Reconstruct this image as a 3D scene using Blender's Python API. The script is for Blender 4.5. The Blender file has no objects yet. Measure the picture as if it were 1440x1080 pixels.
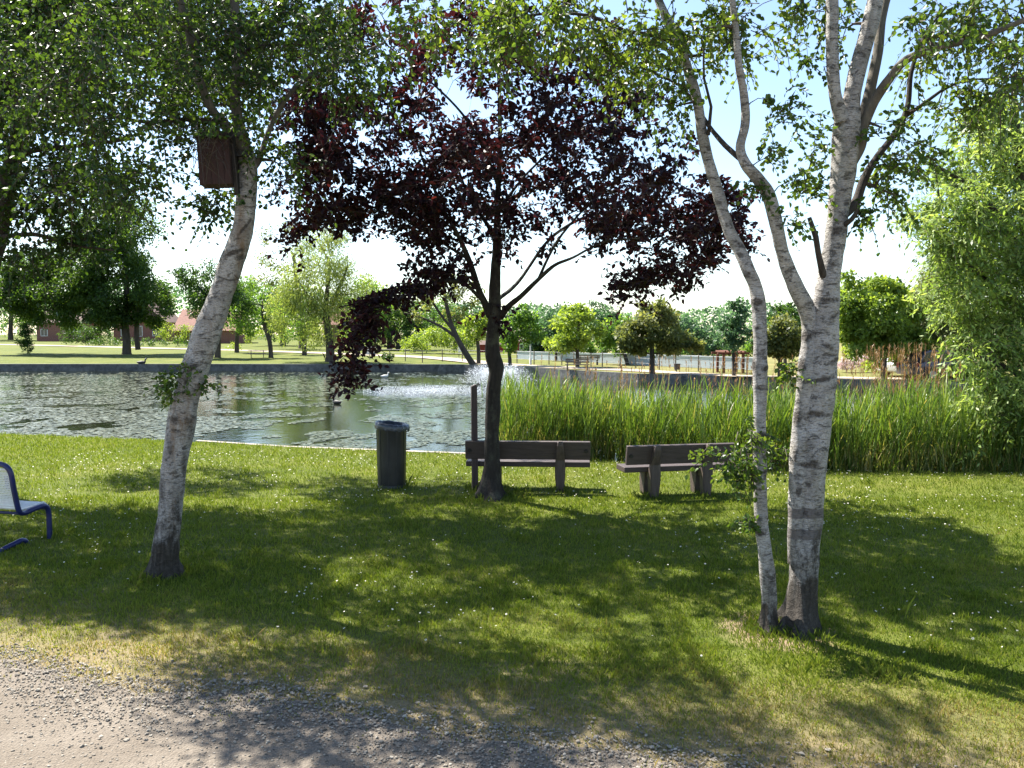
import bpy, bmesh, math, random
import numpy as np
from mathutils import Vector, Matrix, noise as mnoise

random.seed(7)
RNG = np.random.default_rng(11)
SC = bpy.context.scene
COL = SC.collection

# ------------------------------------------------------------------ camera numbers
F_PX, HCAM, PITCH = 1150.0, 2.5, math.atan(68.0 / 1150.0)
CP, SP = math.cos(PITCH), math.sin(PITCH)

def ray(px, py):
    u = (np.asarray(px, float) - 720) / F_PX
    v = (540 - np.asarray(py, float)) / F_PX
    dy = CP + v * SP
    dz = -SP + v * CP
    return u / dy, dz / dy            # dx/dY, dz/dY

def P(px, py, Y):
    a, b = ray(px, py)
    Y = np.asarray(Y, float)
    return np.stack([a * Y, Y + 0 * a, HCAM + b * Y], -1)

def sm(a, b, x):
    t = np.clip((np.asarray(x, float) - a) / (b - a), 0, 1)
    return t * t * (3 - 2 * t)

NX = [-200, -100, -70, -40, -25, -12.8, -8.56, -5.06, -1.2, 1.97, 5.0, 9.2, 20, 40, 60, 200]
NY = [75, 49, 34, 25, 22, 20.5, 19.7, 18.2, 17.2, 16.15, 15.1, 14.7, 14.6, 19, 24, 60]
FX = [-200, -100, -70, -43.8, -25.6, -4.2, -0.5, 3.1, 8.1, 13.9, 23, 40, 60, 200]
FY = [76, 52, 66, 70, 70, 69, 65, 59.5, 52, 48.6, 43, 38, 26, 61]
def shoreN(x): return np.interp(x, NX, NY)
def shoreF(x): return np.interp(x, FX, FY)
WATER_Z = -0.5
def rise(x): return 0.016 + (0.006 - 0.016) * sm(-10, 15, x)
def far_z(x, y): return 0.05 + rise(x) * np.clip(y - shoreF(x), 0, 170)

def G(px, py):
    """point where a far pixel meets the far bank"""
    a, b = ray(px, py)
    for Y in np.arange(38, 190, 0.25):
        x, z = a * Y, HCAM + b * Y
        if Y > shoreF(x) and z <= far_z(x, Y):
            return np.array([x, Y, float(far_z(x, Y))])
    Y = 165.0
    return np.array([a * Y, Y, float(far_z(a * Y, Y))])

def GN(px, py):
    a, b = ray(px, py)
    Y = -HCAM / b
    return np.array([a * Y, Y, 0.0])

# ------------------------------------------------------------------ mesh helpers
def mk(name, parts, mats, parent=None, smooth=True):
    """parts: list of (V, F, mat_index, tone or None); F is one int array (n,k)"""
    Vs, ls, lt, lv, mi, tn = [], [], [], [], [], []
    off = 0; lo = 0
    for V, Fc, m, tone in parts:
        if len(V) == 0 or len(Fc) == 0: continue
        V = np.asarray(V, float).reshape(-1, 3); Fc = np.asarray(Fc, int)
        n, k = Fc.shape
        Vs.append(V); lv.append((Fc + off).ravel())
        ls.append(lo + np.arange(n) * k); lt.append(np.full(n, k))
        mi.append(np.full(n, m)); tn.append(np.full(n, 0.5) if tone is None else np.broadcast_to(tone, (n,)))
        off += len(V); lo += n * k
    Vs = np.concatenate(Vs); lv = np.concatenate(lv); ls = np.concatenate(ls); lt = np.concatenate(lt)
    mi = np.concatenate(mi); tn = np.concatenate(tn)
    me = bpy.data.meshes.new(name)
    me.vertices.add(len(Vs)); me.vertices.foreach_set('co', Vs.ravel().astype(np.float32))
    me.loops.add(len(lv)); me.loops.foreach_set('vertex_index', lv.astype(np.int32))
    me.polygons.add(len(ls))
    me.polygons.foreach_set('loop_start', ls.astype(np.int32))
    me.polygons.foreach_set('loop_total', lt.astype(np.int32))
    me.polygons.foreach_set('material_index', mi.astype(np.int32))
    me.polygons.foreach_set('use_smooth', np.full(len(ls), bool(smooth)))
    at = me.attributes.new('tone', 'FLOAT', 'FACE')
    at.data.foreach_set('value', tn.astype(np.float32))
    for m in mats: me.materials.append(m)
    me.update(calc_edges=True); me.validate()
    o = bpy.data.objects.new(name, me); COL.objects.link(o)
    if parent is not None: o.parent = parent
    return o

def thing(name, label, cat, loc=(0, 0, 0), rz=0.0, group=None):
    o = bpy.data.objects.new(name, None); COL.objects.link(o)
    o.location = loc; o.rotation_euler = (0, 0, rz); o.empty_display_size = 0.2
    return tag(o, label, cat, group)

def tag(o, label=None, cat=None, group=None, kind=None):
    if label: o['label'] = label
    if cat: o['category'] = cat
    if group: o['group'] = group
    if kind: o['kind'] = kind
    return o

def catmull(pts, rad, step):
    pts = np.asarray(pts, float); rad = np.asarray(rad, float)
    Q = np.vstack([2 * pts[0] - pts[1], pts, 2 * pts[-1] - pts[-2]])
    out, ro = [], []
    for i in range(len(pts) - 1):
        p0, p1, p2, p3 = Q[i:i + 4]
        n = max(1, int(np.linalg.norm(p2 - p1) / step))
        for t in np.arange(n) / n:
            out.append(0.5 * ((2 * p1) + (p2 - p0) * t + (2 * p0 - 5 * p1 + 4 * p2 - p3) * t * t + (3 * p1 - p0 - 3 * p2 + p3) * t ** 3))
            ro.append(rad[i] + (rad[i + 1] - rad[i]) * t)
    out.append(pts[-1]); ro.append(rad[-1])
    return np.array(out), np.array(ro)

def tube(pts, rad, sides=8, bump=0.0, freq=6.0, cap=True, seed=0.0):
    pts = np.asarray(pts, float); n = len(pts)
    rad = np.broadcast_to(np.asarray(rad, float), (n,))
    T = np.gradient(pts, axis=0); T /= np.linalg.norm(T, axis=1)[:, None] + 1e-9
    ref = np.array([1.0, 0, 0]) if abs(T[0][0]) < 0.8 else np.array([0, 1.0, 0])
    U = np.zeros_like(pts); u = ref - T[0] * ref.dot(T[0]); u /= np.linalg.norm(u)
    for i in range(n):
        u = u - T[i] * u.dot(T[i]); u /= np.linalg.norm(u) + 1e-9; U[i] = u
    W = np.cross(T, U)
    ang = np.arange(sides) / sides * 2 * math.pi
    ring = U[:, None, :] * np.cos(ang)[None, :, None] + W[:, None, :] * np.sin(ang)[None, :, None]
    R = np.repeat(rad[:, None], sides, 1).copy()
    if bump:
        for i in range(n):
            for j in range(sides):
                q = pts[i] + ring[i, j] * rad[i]
                v = Vector((q[0] * freq + seed, q[1] * freq, q[2] * freq * 0.5))
                R[i, j] *= 1 + bump * mnoise.noise(v) + 0.45 * bump * mnoise.noise(v * 2.7)
    V = (pts[:, None, :] + ring * R[:, :, None]).reshape(-1, 3)
    i = np.arange(n - 1)[:, None]; j = np.arange(sides)[None, :]
    j2 = (j + 1) % sides
    Fq = np.stack([i * sides + j + 0 * j2, i * sides + j2, (i + 1) * sides + j2, (i + 1) * sides + j], -1).reshape(-1, 4)
    out = [(V, Fq)]
    if cap:
        for end, rev in ((0, True), (n - 1, False)):
            c = np.vstack([V[end * sides:(end + 1) * sides], pts[end]])
            f = np.array([[k, (k + 1) % sides, sides] for k in range(sides)])
            if rev: f = f[:, ::-1]
            out.append((c, f))
    return out

def bobj(name, build, mat, parent=None, bevel=0.0, segs=2, smooth=False):
    bm = bmesh.new(); build(bm)
    if bevel:
        bmesh.ops.bevel(bm, geom=bm.edges[:], offset=bevel, segments=segs, affect='EDGES', profile=0.6)
    bmesh.ops.recalc_face_normals(bm, faces=bm.faces[:])
    me = bpy.data.meshes.new(name); bm.to_mesh(me); bm.free()
    for m in (mat if isinstance(mat, (list, tuple)) else [mat]): me.materials.append(m)
    if smooth:
        me.polygons.foreach_set('use_smooth', [True] * len(me.polygons))
    o = bpy.data.objects.new(name, me); COL.objects.link(o)
    if parent is not None: o.parent = parent
    return o

def bx(bm, c, s, rot=None):
    M = Matrix.Translation(c) @ (rot.to_4x4() if rot else Matrix()) @ Matrix.Diagonal((s[0], s[1], s[2], 1))
    return bmesh.ops.create_cube(bm, size=1, matrix=M)['verts']

def prism(bm, prof, a, b, axis='x'):
    """profile of (p,q) pairs extruded along an axis from a to b"""
    def mkv(t, p, q):
        return {'x': (t, p, q), 'y': (p, t, q), 'z': (p, q, t)}[axis]
    A = [bm.verts.new(mkv(a, *pq)) for pq in prof]; B = [bm.verts.new(mkv(b, *pq)) for pq in prof]
    bm.faces.new(A); bm.faces.new(B[::-1]); n = len(prof)
    for i in range(n): bm.faces.new((A[i], B[i], B[(i + 1) % n], A[(i + 1) % n]))

# ------------------------------------------------------------------ materials
def newmat(name):
    m = bpy.data.materials.new(name); m.use_nodes = True
    nt = m.node_tree; nt.nodes.clear()
    out = nt.nodes.new('ShaderNodeOutputMaterial')
    def N(t, **kw):
        n = nt.nodes.new('ShaderNode' + t)
        for k, v in kw.items():
            if k in n.inputs: n.inputs[k].default_value = v
            else: setattr(n, k, v)
        return n
    def L(a, b): nt.links.new(a, b)
    return m, N, L, out

def ramp(N, stops, interp='LINEAR'):
    r = N('ValToRGB'); e = r.color_ramp.elements; r.color_ramp.interpolation = interp
    while len(e) < len(stops): e.new(0.5)
    for i, (p, c) in enumerate(stops):
        e[i].position = p; e[i].color = (c[0], c[1], c[2], 1) if hasattr(c, '__len__') else (c, c, c, 1)
    return r

def leaf_mat(name, cols, tcol, tf=0.4, rough=0.45, spec=0.3):
    m, N, L, out = newmat(name)
    a = N('Attribute', attribute_name='tone')
    r = ramp(N, [(i / (len(cols) - 1), c) for i, c in enumerate(cols)]); L(a.outputs['Fac'], r.inputs[0])
    p = N('BsdfPrincipled', Roughness=rough); p.inputs['Specular IOR Level'].default_value = spec
    L(r.outputs[0], p.inputs['Base Color'])
    mx = N('MixRGB', blend_type='MULTIPLY'); mx.inputs[0].default_value = 1
    L(r.outputs[0], mx.inputs[1]); mx.inputs[2].default_value = (*tcol, 1)
    t = N('BsdfTranslucent'); L(mx.outputs[0], t.inputs['Color'])
    ms = N('MixShader'); ms.inputs[0].default_value = tf
    L(p.outputs[0], ms.inputs[1]); L(t.outputs[0], ms.inputs[2]); L(ms.outputs[0], out.inputs[0])
    return m

def plain(name, col, rough=0.6, var=0.25, scale=8.0, bump=0.15, metal=0.0, spec=0.4, stretch=(1, 1, 1), bscale=None):
    m, N, L, out = newmat(name)
    tc = N('TexCoord'); mp = N('Mapping'); mp.inputs['Scale'].default_value = stretch
    L(tc.outputs['Object'], mp.inputs[0])
    n1 = N('TexNoise', Scale=scale, Detail=6.0, Roughness=0.65); L(mp.outputs[0], n1.inputs['Vector'])
    c0 = [max(0, c * (1 - var)) for c in col]; c1 = [min(1, c * (1 + var)) for c in col]
    r = ramp(N, [(0.3, c0), (0.7, c1)]); L(n1.outputs['Fac'], r.inputs[0])
    p = N('BsdfPrincipled', Roughness=rough, Metallic=metal); p.inputs['Specular IOR Level'].default_value = spec
    L(r.outputs[0], p.inputs['Base Color'])
    if bump:
        n2 = N('TexNoise', Scale=bscale or scale * 5, Detail=5.0); L(mp.outputs[0], n2.inputs['Vector'])
        b = N('Bump', Strength=bump, Distance=0.02); L(n2.outputs['Fac'], b.inputs['Height']); L(b.outputs[0], p.inputs['Normal'])
    L(p.outputs[0], out.inputs[0])
    return m

def birch_mat(name, z0, bands=(), lichen=0.5, lcol=(0.22, 0.20, 0.10), lst=(6, 6, 2.2)):
    """white peeling bark: lenticels, black fissures, dark corky foot, lichen streaks"""
    m, N, L, out = newmat(name)
    tc = N('TexCoord'); sep = N('SeparateXYZ'); L(tc.outputs['Object'], sep.inputs[0])
    def mapped(s):
        mp = N('Mapping'); mp.inputs['Scale'].default_value = s; L(tc.outputs['Object'], mp.inputs[0]); return mp
    base_n = N('TexNoise', Scale=5.0, Detail=8.0, Roughness=0.7); L(tc.outputs['Object'], base_n.inputs['Vector'])
    base = ramp(N, [(0.25, (0.16, 0.145, 0.13)), (0.5, (0.38, 0.36, 0.34)), (0.75, (0.56, 0.54, 0.52))]); L(base_n.outputs['Fac'], base.inputs[0])
    # lenticels: thin horizontal dashes
    ln = N('TexNoise', Scale=1.0, Detail=3.0, Roughness=0.6); L(mapped((22, 22, 130)).outputs[0], ln.inputs['Vector'])
    lr = ramp(N, [(0.53, 0.0), (0.62, 1.0)]); L(ln.outputs['Fac'], lr.inputs[0])
    # larger dark peeling scars
    sn = N('TexNoise', Scale=1.0, Detail=7.0, Roughness=0.75, Distortion=0.6); L(mapped((9, 9, 20)).outputs[0], sn.inputs['Vector'])
    sr0 = ramp(N, [(0.55, 0.0), (0.62, 0.75)]); L(sn.outputs['Fac'], sr0.inputs[0])
    sa = N('Attribute', attribute_name='scar')
    sj = N('TexNoise', Scale=30.0, Detail=6.0, Roughness=0.7); L(tc.outputs['Object'], sj.inputs['Vector'])
    sm_ = N('Math', operation='MULTIPLY_ADD'); L(sj.outputs['Fac'], sm_.inputs[0]); sm_.inputs[1].default_value = 1.3; L(sa.outputs['Fac'], sm_.inputs[2])
    smx = N('Math', operation='MULTIPLY'); L(sm_.outputs[0], smx.inputs[0]); smx.inputs[1].default_value = 0.6
    sr2 = ramp(N, [(0.56, 0.0), (0.78, 0.95)]); L(smx.outputs[0], sr2.inputs[0])
    sr = N('Math', operation='MAXIMUM'); L(sr0.outputs[0], sr.inputs[0]); L(sr2.outputs[0], sr.inputs[1])
    spn = N('TexNoise', Scale=1.0, Detail=4.0, Roughness=0.8); L(mapped((75, 75, 110)).outputs[0], spn.inputs['Vector'])
    spr = ramp(N, [(0.52, 0.0), (0.66, 0.75)]); L(spn.outputs['Fac'], spr.inputs[0])
    # lichen / algae
    an = N('TexNoise', Scale=1.0, Detail=6.0, Roughness=0.7); L(mapped(lst).outputs[0], an.inputs['Vector'])
    ar = ramp(N, [(0.52, 0.0), (0.68, lichen)]); L(an.outputs['Fac'], ar.inputs[0])
    def mix(fac, a, b):
        x = N('MixRGB'); L(fac, x.inputs[0]); L(a, x.inputs[1]); x.inputs[2].default_value = (*b, 1); return x.outputs[0]
    lrs = N('Math', operation='MULTIPLY'); L(lr.outputs[0], lrs.inputs[0]); lrs.inputs[1].default_value = 0.7
    c = mix(spr.outputs[0], base.outputs[0], (0.13, 0.115, 0.105))
    c = mix(lrs.outputs[0], c, (0.10, 0.085, 0.075))
    c = mix(ar.outputs[0], c, lcol)
    scn = N('TexNoise', Scale=1.0, Detail=6.0, Roughness=0.75); L(mapped((40, 40, 90)).outputs[0], scn.inputs['Vector'])
    scr = ramp(N, [(0.35, (0.022, 0.018, 0.015)), (0.55, (0.075, 0.062, 0.052)), (0.72, (0.24, 0.21, 0.18))]); L(scn.outputs['Fac'], scr.inputs[0])
    scx = N('MixRGB'); L(sr.outputs[0], scx.inputs[0]); L(c, scx.inputs[1]); L(scr.outputs[0], scx.inputs[2]); c = scx.outputs[0]
    # painted grey bands
    for (za, zb) in bands:
        ja = N('TexNoise', Scale=14.0, Detail=3.0); L(tc.outputs['Object'], ja.inputs['Vector'])
        zz = N('Math', operation='MULTIPLY_ADD'); L(ja.outputs['Fac'], zz.inputs[0]); zz.inputs[1].default_value = 0.03; L(sep.outputs['Z'], zz.inputs[2])
        g = N('Math', operation='COMPARE'); L(zz.outputs[0], g.inputs[0]); g.inputs[1].default_value = (za + zb) / 2 + 0.015; g.inputs[2].default_value = (zb - za) / 2
        c2 = N('Math', operation='MULTIPLY'); L(g.outputs[0], c2.inputs[0]); c2.inputs[1].default_value = 0.75
        c = mix(c2.outputs[0], c, (0.10, 0.085, 0.085))
    # dark corky foot with ragged upper limit
    fn = N('TexNoise', Scale=1.0, Detail=8.0, Roughness=0.75); L(mapped((6, 6, 3.0)).outputs[0], fn.inputs['Vector'])
    f1 = N('Math', operation='MULTIPLY_ADD'); L(fn.outputs['Fac'], f1.inputs[0]); f1.inputs[1].default_value = -2.6; L(sep.outputs['Z'], f1.inputs[2])
    fr = ramp(N, [(0.0, 1.0), (0.35, 0.0)])
    f2 = N('Math', operation='ADD'); L(f1.outputs[0], f2.inputs[0]); f2.inputs[1].default_value = 1.3 - z0
    L(f2.outputs[0], fr.inputs[0])
    fcn = N('TexNoise', Scale=38.0, Detail=6.0, Roughness=0.75); L(tc.outputs['Object'], fcn.inputs['Vector'])
    fv = N('TexVoronoi', feature='DISTANCE_TO_EDGE', Scale=1.0)
    fwm = N('MixRGB'); fwm.inputs[0].default_value = 0.3; L(mapped((24, 24, 5)).outputs[0], fwm.inputs[1]); L(fcn.outputs['Color'], fwm.inputs[2]); L(fwm.outputs[0], fv.inputs['Vector'])
    fvm = N('Math', operation='MULTIPLY_ADD'); L(fv.outputs['Distance'], fvm.inputs[0]); fvm.inputs[1].default_value = 0.5; 
    fv2 = N('Math', operation='MULTIPLY'); L(fcn.outputs['Fac'], fv2.inputs[0]); fv2.inputs[1].default_value = 0.7; L(fv2.outputs[0], fvm.inputs[2])
    fcr = ramp(N, [(0.22, (0.02, 0.017, 0.014)), (0.45, (0.062, 0.052, 0.043)), (0.75, (0.15, 0.135, 0.115))]); L(fvm.outputs[0], fcr.inputs[0])
    fx_ = N('MixRGB'); L(fr.outputs[0], fx_.inputs[0]); L(c, fx_.inputs[1]); L(fcr.outputs[0], fx_.inputs[2]); c = fx_.outputs[0]
    p = N('BsdfPrincipled', Roughness=0.7); p.inputs['Specular IOR Level'].default_value = 0.25
    L(c, p.inputs['Base Color'])
    # relief
    bn = N('TexNoise', Scale=1.0, Detail=8.0, Roughness=0.7); L(mapped((22, 22, 40)).outputs[0], bn.inputs['Vector'])
    ad = N('Math', operation='MULTIPLY_ADD'); L(sr.outputs[0], ad.inputs[0]); ad.inputs[1].default_value = -0.5; L(bn.outputs['Fac'], ad.inputs[2])
    fb = N('Math', operation='MULTIPLY'); L(fr.outputs[0], fb.inputs[0]); L(fvm.outputs[0], fb.inputs[1])
    ad2 = N('Math', operation='ADD'); L(ad.outputs[0], ad2.inputs[0]); L(fb.outputs[0], ad2.inputs[1])
    b = N('Bump', Strength=0.85, Distance=0.03); L(ad2.outputs[0], b.inputs['Height']); L(b.outputs[0], p.inputs['Normal'])
    L(p.outputs[0], out.inputs[0])
    return m

def bark_mat(name, col, scale=9.0, bump=0.8, moss=0.0):
    m, N, L, out = newmat(name)
    tc = N('TexCoord'); mp = N('Mapping'); mp.inputs['Scale'].default_value = (1, 1, 0.28); L(tc.outputs['Object'], mp.inputs[0])
    n = N('TexNoise', Scale=scale * 2, Detail=9.0, Roughness=0.75); L(mp.outputs[0], n.inputs['Vector'])
    r = ramp(N, [(0.3, [c * 0.45 for c in col]), (0.55, col), (0.75, [min(1, c * 1.7) for c in col])]); L(n.outputs['Fac'], r.inputs[0])
    n2 = N('TexNoise', Scale=3.5, Detail=6.0, Roughness=0.7); L(tc.outputs['Object'], n2.inputs['Vector'])
    r2 = ramp(N, [(0.5, 0.0), (0.7, moss)]); L(n2.outputs['Fac'], r2.inputs[0])
    mx = N('MixRGB'); L(r2.outputs[0], mx.inputs[0]); L(r.outputs[0], mx.inputs[1]); mx.inputs[2].default_value = (0.13, 0.135, 0.095, 1)
    p = N('BsdfPrincipled', Roughness=0.85); p.inputs['Specular IOR Level'].default_value = 0.2
    L(mx.outputs[0], p.inputs['Base Color'])
    b = N('Bump', Strength=bump, Distance=0.03); L(n.outputs['Fac'], b.inputs['Height']); L(b.outputs[0], p.inputs['Normal'])
    L(p.outputs[0], out.inputs[0])
    return m

M = {}
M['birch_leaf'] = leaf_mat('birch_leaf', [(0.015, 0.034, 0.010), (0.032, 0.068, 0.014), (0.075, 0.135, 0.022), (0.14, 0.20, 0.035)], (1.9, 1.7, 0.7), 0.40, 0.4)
M['tree_leaf_dark'] = leaf_mat('tree_leaf_dark', [(0.013, 0.030, 0.009), (0.026, 0.056, 0.011), (0.045, 0.086, 0.015)], (1.8, 1.7, 0.6), 0.38, 0.4)
M['copper_leaf'] = leaf_mat('copper_leaf', [(0.011, 0.0065, 0.011), (0.017, 0.0085, 0.014), (0.025, 0.0095, 0.014), (0.065, 0.020, 0.015)], (2.5, 1.1, 1.0), 0.30, 0.45, 0.25)
M['leaf_mid'] = leaf_mat('leaf_mid', [(0.043, 0.094, 0.022), (0.087, 0.174, 0.029), (0.145, 0.246, 0.043)], (1.8, 1.7, 0.7), 0.50)
M['leaf_bright'] = leaf_mat('leaf_bright', [(0.10, 0.165, 0.03), (0.185, 0.265, 0.045), (0.27, 0.35, 0.075)], (1.7, 1.6, 0.7), 0.50)
M['maple_leaf'] = leaf_mat('maple_leaf', [(0.02, 0.045, 0.012), (0.04, 0.085, 0.018), (0.085, 0.145, 0.03)], (1.9, 1.8, 0.6), 0.5)
M['leaf_dark'] = leaf_mat('leaf_dark', [(0.020, 0.045, 0.015), (0.037, 0.081, 0.022), (0.062, 0.119, 0.025)], (1.8, 1.7, 0.7), 0.50)
M['leaf_olive'] = leaf_mat('leaf_olive', [(0.072, 0.094, 0.036), (0.123, 0.152, 0.051), (0.189, 0.203, 0.072)], (1.6, 1.5, 0.8), 0.50)
M['leaf_blue'] = leaf_mat('leaf_blue', [(0.045, 0.090, 0.053), (0.075, 0.143, 0.075), (0.120, 0.195, 0.098)], (1.5, 1.6, 1.0), 0.50)
M['leaf_pale'] = leaf_mat('leaf_pale', [(0.115, 0.161, 0.046), (0.196, 0.241, 0.069), (0.276, 0.322, 0.115)], (1.5, 1.5, 0.7), 0.50)
M['leaf_ash'] = leaf_mat('leaf_ash', [(0.075, 0.13, 0.03), (0.20, 0.295, 0.08), (0.37, 0.45, 0.18)], (1.6, 1.55, 0.7), 0.45, 0.45, 0.3)
M['reed'] = leaf_mat('reed', [(0.04, 0.062, 0.018), (0.08, 0.142, 0.025), (0.155, 0.23, 0.045), (0.30, 0.25, 0.12)], (1.6, 1.6, 0.6), 0.35, 0.4, 0.35)
M['reed_dead'] = leaf_mat('reed_dead', [(0.20, 0.11, 0.045), (0.33, 0.20, 0.09), (0.42, 0.29, 0.15)], (1.2, 1.1, 0.9), 0.3)
M['bark_dark'] = bark_mat('bark_dark', (0.055, 0.045, 0.038), moss=0.15)
M['bark_beech'] = bark_mat('bark_beech', (0.036, 0.030, 0.026), 8.0, 0.9, moss=0.55)
M['bark_far'] = bark_mat('bark_far', (0.085, 0.07, 0.058), 2.0, 0.3)
M['bark_birch_limb'] = bark_mat('bark_birch_limb', (0.14, 0.122, 0.10), 7.0, 0.7, moss=0.5)
M['twig'] = plain('twig', (0.06, 0.045, 0.035), 0.8, 0.3, 20)
M['bench_wood'] = plain('bench_wood', (0.060, 0.042, 0.037), 0.55, 0.35, 5, 0.35, stretch=(0.6, 6, 6), bscale=30)
M['bench_post'] = plain('bench_post', (0.075, 0.055, 0.047), 0.6, 0.35, 5, 0.35, stretch=(6, 6, 0.6), bscale=30)
M['post_wood'] = plain('post_wood', (0.065, 0.045, 0.042), 0.7, 0.4, 6, 0.5, stretch=(6, 6, 0.5), bscale=30)
M['dark_cap'] = plain('dark_cap', (0.02, 0.018, 0.018), 0.5, 0.2)
M['bin_black'] = plain('bin_black', (0.022, 0.022, 0.024), 0.42, 0.3, 5, 0.12, spec=0.5)
M['bag_plastic'] = plain('bag_plastic', (0.03, 0.04, 0.06), 0.22, 0.3, 9, 0.5, spec=0.6, bscale=25)
M['blue_metal'] = plain('blue_metal', (0.012, 0.018, 0.10), 0.35, 0.25, 9, 0.08, spec=0.5)
M['white_mesh'] = plain('white_mesh', (0.78, 0.78, 0.77), 0.45, 0.08, 9, 0.05)
M['nest_wood'] = plain('nest_wood', (0.042, 0.020, 0.019), 0.75, 0.3, 6, 0.5, stretch=(9, 9, 0.8), bscale=20)
M['nest_roof'] = plain('nest_roof', (0.03, 0.025, 0.022), 0.85, 0.3, 8, 0.4)
M['concrete'] = plain('concrete', (0.30, 0.26, 0.215), 0.85, 0.25, 3, 0.4, bscale=40)
M['timber_red'] = plain('timber_red', (0.16, 0.065, 0.045), 0.8, 0.3, 4, 0.2)
M['timber_grey'] = plain('timber_grey', (0.17, 0.14, 0.11), 0.8, 0.3, 4, 0.2)
M['pale_metal'] = plain('pale_metal', (0.55, 0.57, 0.58), 0.5, 0.1, 4, 0.0)
M['cabinet_grey'] = plain('cabinet_grey', (0.50, 0.53, 0.54), 0.5, 0.1, 4, 0.05)
M['wall_pale'] = plain('wall_pale', (0.44, 0.50, 0.55), 0.8, 0.12, 1.2, 0.1)
M['white_paint'] = plain('white_paint', (0.72, 0.72, 0.70), 0.5, 0.06, 3, 0.0)
M['glass'] = plain('glass', (0.03, 0.04, 0.05), 0.08, 0.2, 3, 0.0, spec=0.7)
M['car_blue'] = plain('car_blue', (0.03, 0.04, 0.07), 0.25, 0.1, 2, 0.0, spec=0.7)
M['car_white'] = plain('car_white', (0.65, 0.66, 0.68), 0.25, 0.05, 2, 0.0, spec=0.7)
M['rubber'] = plain('rubber', (0.02, 0.02, 0.02), 0.8, 0.2)
M['tile'] = plain('tile', (0.24, 0.115, 0.085), 0.85, 0.3, 2.0, 0.3, stretch=(1, 1, 4))
M['tile_dark'] = plain('tile_dark', (0.10, 0.06, 0.05), 0.85, 0.3, 2.0, 0.3)
M['red_paint'] = plain('red_paint', (0.28, 0.04, 0.035), 0.6, 0.15, 2.0, 0.1)
M['wire'] = plain('wire', (0.22, 0.22, 0.21), 0.5, 0.2, 4, 0.0, metal=0.6)
M['mallard_dark'] = plain('mallard_dark', (0.035, 0.03, 0.025), 0.6, 0.4, 12, 0.2)
M['feather_white'] = plain('feather_white', (0.6, 0.58, 0.54), 0.7, 0.15, 12, 0.2)
M['beak'] = plain('beak', (0.35, 0.22, 0.04), 0.5, 0.1)

def brick_mat():
    m, N, L, out = newmat('brick')
    tc = N('TexCoord'); mp = N('Mapping'); mp.inputs['Rotation'].default_value = (math.radians(90), 0, 0); L(tc.outputs['Object'], mp.inputs[0])
    b = N('TexBrick', Scale=4.0); b.inputs['Color1'].default_value = (0.24, 0.085, 0.06, 1); b.inputs['Color2'].default_value = (0.17, 0.065, 0.05, 1)
    b.inputs['Mortar'].default_value = (0.3, 0.27, 0.24, 1); b.inputs['Mortar Size'].default_value = 0.012
    L(mp.outputs[0], b.inputs['Vector'])
    p = N('BsdfPrincipled', Roughness=0.85); L(b.outputs['Color'], p.inputs['Base Color']); L(p.outputs[0], out.inputs[0])
    return m
M['brick'] = brick_mat()

def kerbstone_mat():
    m, N, L, out = newmat('pond_stone')
    tc = N('TexCoord')
    v = N('TexVoronoi', Scale=1.6); L(tc.outputs['Object'], v.inputs['Vector'])
    n = N('TexNoise', Scale=3.0, Detail=8.0, Roughness=0.7); L(tc.outputs['Object'], n.inputs['Vector'])
    r = ramp(N, [(0.3, (0.07, 0.07, 0.068)), (0.7, (0.24, 0.235, 0.22))]); L(n.outputs['Fac'], r.inputs[0])
    mx = N('MixRGB', blend_type='MULTIPLY'); mx.inputs[0].default_value = 0.5
    bw = N('RGBToBW'); L(v.outputs['Color'], bw.inputs[0])
    L(r.outputs[0], mx.inputs[1]); L(bw.outputs[0], mx.inputs[2])
    p = N('BsdfPrincipled', Roughness=0.8); L(mx.outputs[0], p.inputs['Base Color'])
    b = N('Bump', Strength=0.6, Distance=0.06); L(n.outputs['Fac'], b.inputs['Height']); L(b.outputs[0], p.inputs['Normal'])
    L(p.outputs[0], out.inputs[0]); return m
M['pond_stone'] = kerbstone_mat()
EDGE_K, EDGE_C = -0.30, 4.93          # gravel edge: y = C + K x

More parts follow.
